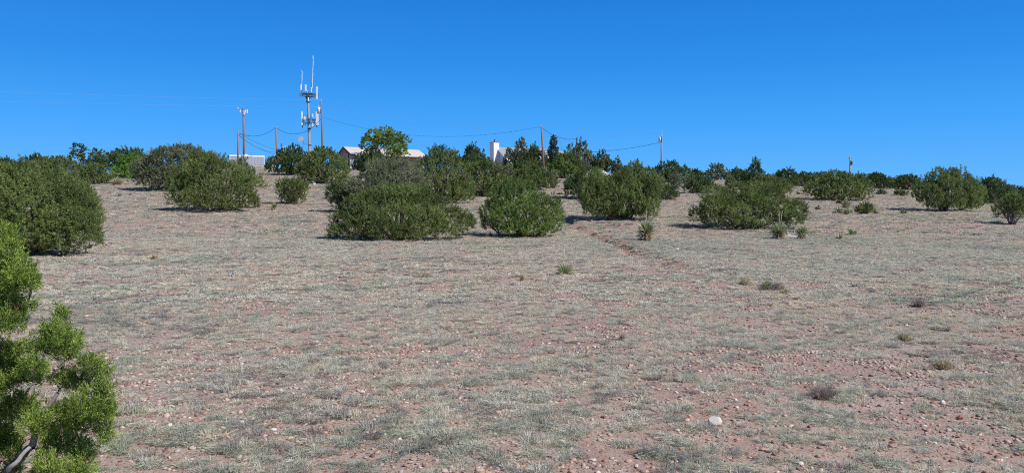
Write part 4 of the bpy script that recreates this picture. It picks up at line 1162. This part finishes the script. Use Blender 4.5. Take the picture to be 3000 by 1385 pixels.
def tower():
    y = 158; m = y / FPX
    b = at(909, 480, y); z0 = zg(b[0], y)
    o = empty('cell_tower', (b[0], y, z0), 'grey steel cell tower pole carrying white panel antennas and two tall whips', 'cell tower')
    org = np.array([b[0], y, z0])
    def P(u, v, dy=0): return at(u, v, y) - org + np.array([0, dy, 0])
    mb = MB(); mb.tube([P(909, 500), P(907, 440), P(905, 370), P(904, 330), P(903, 300), P(901, 266)], [.30, .29, .27, .25, .22, .17], 16)
    mb.build('mast', 'galv', o, True)
    for (u, v) in ((904, 299), (906, 378), (908, 425)):
        mb = MB(); mb.tube([P(u, v) - (0, 0, .08), P(u, v) + (0, 0, .08)], .36, 16)
        mb.build('flange', 'dark_steel', o, True)
    # top platform: three arms with rails
    mb = MB(); c = P(903, 276)
    for a in (180, 0, 262, 80):
        d = np.array([math.cos(R(a)), math.sin(R(a)), 0])
        ln = 1.5 if a in (180,) else (1.9 if a == 0 else 1.3)
        mb.tube([c, c + d * ln], .09, 6); mb.tube([c + (0, 0, -.45), c + d * ln + (0, 0, -.35)], .07, 6)
        mb.tube([c + (0, 0, -1.1), c + d * .8 + (0, 0, -.35)], .06, 6)
        e = c + d * ln; s = np.array([-d[1], d[0], 0])
        mb.tube([e - s * .8, e + s * .8], .06, 6); mb.tube([e - s * .8 - (0, 0, .35), e + s * .8 - (0, 0, .35)], .05, 6)
    mb.tube([P(886, 272), P(886, 281), P(895, 283)], .07, 6)
    mb.tube([c - (.9, .4, 0), c + (.9, -.4, 0)], .12, 6)
    mb.build('antenna_platform', 'dark_steel', o)
    mb = MB(); c = P(906, 352)
    for a in (185, -8, 262, 80, 30):
        d = np.array([math.cos(R(a)), math.sin(R(a)), 0]); ln = 1.1 if a > 100 else 1.4
        mb.tube([c, c + d * ln], .08, 6); mb.tube([c - (0, 0, .6), c + d * ln - (0, 0, .6)], .07, 6)
        e = c + d * ln; mb.tube([e - (0, 0, 1.1), e + (0, 0, .9)], .05, 6)
    mb.build('lower_platform', 'dark_steel', o)
    for (u, v0, v1, w_, dy) in ((884.5, 250, 288, 3.6, -.6), (900, 251, 270, 4.4, -1.2), (914, 257, 272, 2.6, -.4), (931, 256, 293, 4.0, -.8), (887, 329, 367, 4.6, -.6), (931, 329, 368, 7.6, -.6), (895, 343, 353, 3.4, -.9), (899, 344, 353, 2.6, -.9), (918.5, 335, 346, 3, -.7), (918.5, 362, 373, 3.8, -.8)):
        a_ = P(u, v0, dy); b_ = P(u, v1, dy)
        ant(o, (a_ + b_) / 2, w_ * m, abs(a_[2] - b_[2]), name='panel_antenna', dth=.2)
    for (u, v) in ((892, 356), (896, 364), (911, 345), (914, 352), (922, 358), (926, 350), (916, 369), (909, 360), (888, 372), (930, 371)):
        c = P(u, v, -.45); ant(o, c, 2.4 * m, 7 * m, 'dark_steel' if v > 352 else 'galv', 'radio_unit', .25)
    for (u0, u1, v0, v1, r) in ((884, 885.5, 250, 209, .035), (914.5, 918, 258, 164, .045)):
        mb = MB(); a_, b_ = P(u0, v0), P(u1, v1)
        mb.tube([a_, b_], [r * 1.5, r], 6)
        for k in range(4):
            q = a_ + (b_ - a_) * (.35 + .18 * k)
            mb.tube([q, q + (.12 * (-1) ** k, 0, .05), q + (.12 * (-1) ** k, 0, .75)], .014, 5)
        mb.build('whip_antenna', 'white', o)
    mb = MB(); mb.tube([P(914, 272), P(914, 244)], .07, 6); mb.build('antenna_mount', 'dark_steel', o)
    mb = MB(); mb.tube([P(898, 283), P(899, 302)], .1, 6); mb.build('antenna_mount', 'dark_steel', o)
    mb = MB(); mb.tube([P(907, 423, -.2), P(890, 423, -.2), P(888, 411, -.2)], .05, 6); mb.build('dish_arm', 'dark_steel', o)
    dish(o, P(882, 408, -.3), .58)
tower()

def top_of(o, t): return np.array(o.location) + np.array(t)
def wire(a, b, sag, r, mat, label, n=28, mod=0):
    a = np.array(a, float); b = np.array(b, float); pts = []; rad = []
    if mod: n = 240
    for i in range(n + 1):
        t = i / n; p = a * (1 - t) + b * t; p[2] -= sag * 4 * t * (1 - t); pts.append(p)
        rad.append(r * (1 + (mod * math.sin(i * 2 * math.pi / 5.0) if mod else 0)))
    mb = MB(); mb.tube([q - a for q in pts], rad, 5); o = mb.build('overhead_cable', mat, None, True)
    o.location = tuple(a)
    tag(o, label, 'cable', 'overhead wires between the poles')
A, B, C_, D_, E_, F2_, G_, H_ = (top_of(pA, tA), top_of(pB, tB), top_of(pC, tC), top_of(pD, tD), top_of(pE, tE), top_of(pF, tF), top_of(pG, tG), top_of(pH, tH))
dz = lambda p, z: p + np.array([0, 0, z])
wire(dz(A, -.2), dz(C_, -.1), 1.1, .035, 'cable', 'black cable sagging from the short shed pole to the slim pole')
wire(dz(C_, -.1), dz(D_, -3.4), 2.0, .035, 'cable', 'black cable sagging behind the cell tower to the transformer pole')
wire(dz(A, -.3), at(822, 443, 150), .3, .022, 'cable', 'upper thin cable dropping right from the short shed pole')
wire(dz(A, -.5), at(850, 440, 150), 1.5, .022, 'cable', 'middle thin cable dropping right from the short shed pole')
wire(dz(A, -.6), at(806, 452, 150), .5, .022, 'cable', 'lowest thin cable dropping from the short shed pole to the crest')
wire(dz(D_, -3.0), dz(E_, -.15), 2.6, .015, 'cable', 'twisted dark cable dipping between the transformer pole and the leaning pole', mod=.6)
wire(dz(E_, -.3), dz(F2_, -.2), .75, .032, 'cable', 'dark cable from the leaning pole down to the short dark pole')
wire(dz(F2_, -2.6), dz(G_, -1.7), .45, .030, 'cable', 'thin cable from the short dark pole up to the pale grey pole')
wire(at(-500, 250, 140), dz(D_, .15), .3, .016, 'wire', 'upper of two faint bright wires crossing the sky on the left')
wire(at(-500, 283, 140), dz(D_, -1.1), .3, .016, 'wire', 'lower of two faint bright wires crossing the sky on the left')
wire(dz(D_, .15), dz(G_, .15), 1.2, .016, 'wire', 'upper faint wire running right from the transformer pole')
wire(dz(D_, -1.1), dz(G_, -.9), 1.4, .016, 'wire', 'lower faint wire running right from the transformer pole')

# an overhead cable passing behind the viewer: only its thin soft shadow crosses the foreground
ga, gb = hit(1340, 1287, zf), hit(2300, 1018, zf)
dv = (gb - ga) / np.linalg.norm(gb - ga); sv = np.array(sun_vec)
wire(ga - dv * 40 + sv * 7.5, gb + dv * 45 + sv * 7.5, 0, .0095, 'cable', 'overhead cable near the viewer whose thin shadow crosses the right foreground')
# ------------------------------------------------------------------ buildings
def gable(mb, x0, x1, y0, y1, ze, zr, yr, over=.4, th=.14):
    """roof slabs: ridge along x at y=yr height zr, eaves at y0/y1 height ze"""
    for (ya, s) in ((y0, -1), (y1, 1)):
        sl = (zr - ze) / abs(yr - ya)
        yo = ya + s * over; zo = ze - sl * over
        V = [(x0 - over, yo, zo), (x1 + over, yo, zo), (x1 + over, yr, zr), (x0 - over, yr, zr)]
        V += [(a, b, c + th) for a, b, c in V]
        mb.add(V, [(0, 3, 2, 1), (4, 5, 6, 7), (0, 1, 5, 4), (1, 2, 6, 5), (2, 3, 7, 6), (3, 0, 4, 7)] if s < 0 else [(0, 1, 2, 3), (4, 7, 6, 5), (0, 4, 5, 1), (1, 5, 6, 2), (2, 6, 7, 3), (3, 7, 4, 0)])
def window(parent, x, z, w_, h_, y=0.0, axis='y'):
    f = MB(); g = MB(); t = .07
    def bx(mb, a0, a1, z0, z1, d0, d1):
        if axis == 'y': mb.box(a0, a1, y + d0, y + d1, z0, z1)
        else: mb.box(y + d0, y + d1, a0, a1, z0, z1)
    bx(f, x - w_ / 2, x + w_ / 2, z + h_ / 2, z + h_ / 2 + t, -.06, .02); bx(f, x - w_ / 2, x + w_ / 2, z - h_ / 2 - t, z - h_ / 2, -.06, .02)
    bx(f, x - w_ / 2 - t, x - w_ / 2, z - h_ / 2 - t, z + h_ / 2 + t, -.062, .02); bx(f, x + w_ / 2, x + w_ / 2 + t, z - h_ / 2 - t, z + h_ / 2 + t, -.062, .02)
    bx(g, x - w_ / 2, x + w_ / 2, z - h_ / 2, z + h_ / 2, -.02, .01)
    o = f.build('window', 'white_paint', parent); g.build('pane', 'glass', o)

# white shed
y = 150; m = y / FPX
a = at(679, 488, y); b = at(769, 492, y)
L = math.hypot(b[0] - a[0], 0) / math.cos(R(22)); zz = min(zg(a[0], y), zg(b[0], y))
z_s = at(769, 488, y)[2]
sh = empty('metal_shed', (a[0], y - 1.2, zz - .1), 'white flat-roofed metal equipment shed with grey ribbed walls on the left crest', 'shed', rz=R(22))
base_z = zz - .1
H1 = at(700, 455, y)[2] - base_z
mb = MB(); mb.box(0, L, 0, 3.0, 0, H1 - .3); mb.build('wall', 'shed_wall', sh)
mb = MB(); mb.box(-.06, L + .06, -.06, 3.06, H1 - .3, H1); mb.build('roof', 'white_paint', sh, bevel=.02)
mb = MB(); mb.box(-.03, .1, -.03, .1, 0, H1 - .3); mb.box(L - .1, L + .03, -.03, .1, 0, H1 - .3); mb.build('corner_trim', 'white_paint', sh)
mb = MB(); c = np.array([L * .46, .3, H1]); mb.tube([c, c + (0, 0, .14), c + (0, 0, .22)], [.42, .36, .15], 14); mb.build('roof_vent', 'white_paint', sh, True)
mb = MB(); mb.box(L * .51, L * .51 + .13, -.2, -.03, H1 - .5, H1 - .2); mb.build('wall_lamp', 'dark_steel', sh)
a = at(742, 492, 148); b = at(800, 490, 148)
o = empty('retaining_wall', (a[0], 148, zg(a[0], 148)), 'low white concrete wall on the crest right of the shed', 'wall')
mb = MB(); mb.box(0, b[0] - a[0], 0, .3, -.3, .32); mb.build('wall_block', 'concrete', o, bevel=.02); mb = MB(); mb.box(-.03, b[0] - a[0] + .03, -.03, .33, .322, .38); mb.build('coping', 'white_paint', o)

# tan house
y = 154; th = R(32)
pk = at(1014, 430, y)
hz0 = zg(pk[0], y) - .1
W1 = 7.2
s_, c_ = math.sin(th), math.cos(th)
org = np.array([pk[0] + s_ * W1 / 2 , y - c_ * W1 / 2])           # local origin = front left corner; ridge at local y = W1/2
hs = empty('house', (org[0], org[1], hz0), 'tan single-storey house with a pale shingle roof behind the light green tree', 'house', rz=th)
ZR = pk[2] - hz0 - .15; ZE = ZR - 1.45; L1 = 15.0
mb = MB()
mb.add([(0, 0, 0), (L1, 0, 0), (L1, W1, 0), (0, W1, 0), (0, 0, ZE), (L1, 0, ZE), (L1, W1, ZE), (0, W1, ZE), (0, W1 / 2, ZR), (L1, W1 / 2, ZR)],
       [(0, 1, 5, 4), (2, 3, 7, 6), (0, 4, 8, 7, 3), (1, 2, 6, 9, 5)])
mb.build('wall', 'tan_wall', hs)
mb = MB(); gable(mb, 0, L1, 0, W1, ZE, ZR, W1 / 2, .55, .14); rf = mb.build('roof', 'pink_roof', hs)
mb = MB()
for s in (-1, 1):
    yy = W1 / 2 + s * (W1 / 2 + .55); sl = (ZR - ZE) / (W1 / 2)
    V = [(-.60, W1 / 2, ZR - .2), (-.60, yy, ZE - sl * .55 - .2), (-.60, yy, ZE - sl * .55 + .16), (-.60, W1 / 2, ZR + .16)]
    V += [(q[0] - .06, q[1], q[2]) for q in V]
    mb.add(V, [(0, 1, 2, 3), (7, 6, 5, 4), (0, 4, 5, 1), (1, 5, 6, 2), (2, 6, 7, 3), (3, 7, 4, 0)])
mb.build('fascia', 'fascia', rf)
mb = MB(); mb.box(-.56, L1 + .5, -.63, -.56, ZE - .42, ZE - .2); mb.build('gutter', 'fascia', rf)
mb = MB(); mb.box(-.12, -.02, 2.1, 2.3, .2, ZE + .9); mb.build('downpipe', 'fascia', hs)
window(hs, 1.7, 1.3, 1.0, .9, -.01, 'x'); window(hs, 3.4, 1.5, 1.4, 1.0, -.01); window(hs, 11, 1.4, 1.8, 1.1, -.01)
mb = MB(); mb.box(-.05, -.01, W1 / 2 - .2, W1 / 2 + .2, ZE + .3, ZE + .8); mb.build('gable_vent', 'fascia', hs)
# shaded porch on the right
mb = MB(); mb.box(7, L1, -2.4, -.57, ZE - .45, ZE - .3); mb.build('porch_roof', 'fascia', hs)
for k in range(3):
    mb = MB(); mb.box(7.3 + 3.4 * k, 7.45 + 3.4 * k, -2.3, -2.15, 0, ZE - .45); mb.build('porch_post', 'fascia', hs)
# deck with white railing
a = at(1026, 497, 147); b = at(1060, 497, 147); zt = zg(a[0], 147)
dk = empty('deck', (a[0], 147, zt), 'small white railed deck at the left end of the tan house', 'deck')
LW = b[0] - a[0]; d0 = at(1030, 490, 147)[2] - zt; d1 = at(1030, 468, 147)[2] - zt
mb = MB(); mb.box(0, LW, 0, 2, d0 - .15, d0); mb.build('floor_board', 'white_paint', dk)
mb = MB()
for k in range(3): mb.box(k * (LW - .1) / 2, k * (LW - .1) / 2 + .1, .0, .1, d0 + .003, d1)
for k in range(12): mb.box(k * (LW - .1) / 11 + .03, k * (LW - .1) / 11 + .07, .03, .07, d0 + .2, d1 - .12)
mb.box(-.02, LW + .02, -.02, .12, d1 - .1 + .11, d1 + .07); mb.box(0.1, LW, .02, .08, d0 + .12, d0 + .19)
mb.build('railing', 'white_paint', dk)
mb = MB(); mb.box(.0, LW, .2, .4, -.3, d0 - .153); mb.build('skirting', 'concrete', dk)

# white chimney house
y = 166; th = R(30); m = y / FPX
c0 = at(1450, 480, y); z0 = zg(c0[0], y) - .3
s_, c_ = math.sin(th), math.cos(th)
W2 = 7.6
# local x along the ridge; the chimney stands on the left end wall at local y = W2/2
zt = lambda u, v, yy=y: at(u, v, yy)[2] - z0
hh = empty('house', (c0[0] + s_ * (W2 / 2 - .9) + 0.9, y - c_ * (W2 / 2 - .9) + .9, z0), 'pale house with a tall white chimney and grey metal roof behind the junipers', 'house', rz=th)
ZR = zt(1455, 432, y + 1); ZE = zt(1480, 466)
mb = MB()
mb.add([(0, 0, 0), (7, 0, 0), (7, W2, 0), (0, W2, 0), (0, 0, ZE), (7, 0, ZE), (7, W2, ZE + .4), (0, W2, ZE + .4), (0, W2 / 2, ZR), (7, W2 / 2, ZR)],
       [(0, 1, 5, 4), (2, 3, 7, 6), (0, 4, 8, 7, 3), (1, 2, 6, 9, 5)])
mb.build('wall', 'pale_metal', hh)
mb = MB(); gable(mb, 0, 7, 0, W2, ZE, ZR, W2 / 2, .35, .12); rf = mb.build('roof', 'grey_roof', hh)
mb = MB(); cw = 1.75; cp = 1.3; ct = zt(1450, 416, y - .5)
mb.box(-cp - .02, -.02, W2 / 2 - cw / 2, W2 / 2 + cw / 2, 0, ct); ch = mb.build('chimney', 'house_white', hh)
mb = MB(); mb.box(-cp - .08, .04, W2 / 2 - cw / 2 - .06, W2 / 2 + cw / 2 + .06, ct + .003, ct + .1); mb.build('cap', 'dark_steel', ch)
mb = MB(); mb.tube([(-cp / 2, W2 / 2, ct + .1), (-cp / 2, W2 / 2, ct + .6)], .12, 10); mb.tube([(-cp / 2, W2 / 2, ct + .6), (-cp / 2, W2 / 2, ct + .68)], .18, 10); mb.build('flue', 'dark_steel', ch, True)
mb = MB()
zl = zt(1466, 461); V = [(-.1, -1.3, 0), (1.6, -1.3, 0), (1.6, 0 - .01, 0), (-.1, -.01, 0), (-.1, -1.3, zl - 1.4), (1.6, -1.3, zl - 1.4), (1.6, -.01, zl), (-.1, -.01, zl)]
mb.add(V, [(0, 1, 5, 4), (1, 2, 6, 5), (2, 3, 7, 6), (3, 0, 4, 7), (4, 5, 6, 7)]); mb.build('lean_to', 'pale_metal', hh)
ZU = zt(1598, 447, y + 5)
mb = MB(); mb.box(7.02, 13.0, .3, W2 - .3, 0, ZU); mb.build('upper_wall', 'house_white', hh)
mb = MB(); mb.box(6.6, 14.2, -.5, W2 + .4, ZU + .003, ZU + .22); mb.build('white_fascia', 'house_white', hh)
mb = MB(); q = ZU + .225
mb.add([(6.5, -.6, q), (14.3, -.6, q), (14.3, W2 + .5, q), (6.5, W2 + .5, q), (7.4, W2 / 2, q + .8), (12, W2 / 2, q + .8)], [(0, 1, 5, 4), (1, 2, 5), (2, 3, 4, 5), (3, 0, 4), (3, 2, 1, 0)])
mb.build('upper_roof', 'grey_roof', hh)
window(hh, 9.5, ZU - 1.2, 1.5, 1.1, .28); window(hh, 12.0, ZU - 1.2, 1.0, 1.1, .28)
df = zt(1600, 477, y + 5)
mb = MB(); mb.box(9, 14.2, -1.2, .27, df - .25, df); dkf = mb.build('balcony_floor', 'house_white', hh)
mb = MB()
for k in range(27): mb.box(9 + k * .2 - .015, 9 + k * .2 + .015, -1.18, -1.14, df + .003, df + 1.0)
mb.box(8.95, 14.25, -1.22, -1.10, df + 1.003, df + 1.06)
mb.build('balcony_railing', 'pale_metal', hh)
for k in (9.3, 11.7, 14.0):
    mb = MB(); mb.box(k, k + .14, -1.1, -.96, 0, df - .253); mb.build('balcony_post', 'grey_roof', hh)

# parked vehicle behind the junipers: only its roof and top show
p = at(1752, 511, 118); z0 = p[2] - 1.45
vh = empty('parked_van', (p[0], 118, zg(p[0], 118)), 'white vehicle parked behind the blocky juniper, only its roof showing', 'van')
zb = zg(p[0], 118); k_ = 118 / FPX
ztp = at(1752, 497, 118)[2] - zb
def loft(prof, halfw, name, mat, parent):
    mb = MB(); n = len(prof)
    V = [(x, -halfw * wv, z) for x, z, wv in prof] + [(x, halfw * wv, z) for x, z, wv in prof]
    mb.add(V, [tuple(range(n)), tuple(range(2 * n - 1, n - 1, -1))] + [(i, i + n, (i + 1) % n + n, (i + 1) % n) for i in range(n)])
    return mb.build(name, mat, parent, bevel=.05)
loft([(-2.4, ztp * .22, 1), (2.2, ztp * .22, 1), (2.35, ztp * .5, 1), (1.6, ztp * .62, 1), (-2.4, ztp * .62, 1)], .9, 'body', 'white_paint', vh)
loft([(-2.35, ztp * .622, .98), (1.5, ztp * .622, .98), (.75, ztp * .9, .85), (.4, ztp * .97, .8), (-.6, ztp, .8), (-2.2, ztp * .93, .8)], .9, 'cabin', 'pale_metal', vh)
for sx in (-1.5, 1.4):
    for sy in (-.85, .85):
        mb = MB(); r0 = ztp * .22; mb.tube([(sx, sy - .1, r0), (sx, sy + .1, r0)], r0, 18); mb.build('wheel', 'cable', vh, True)
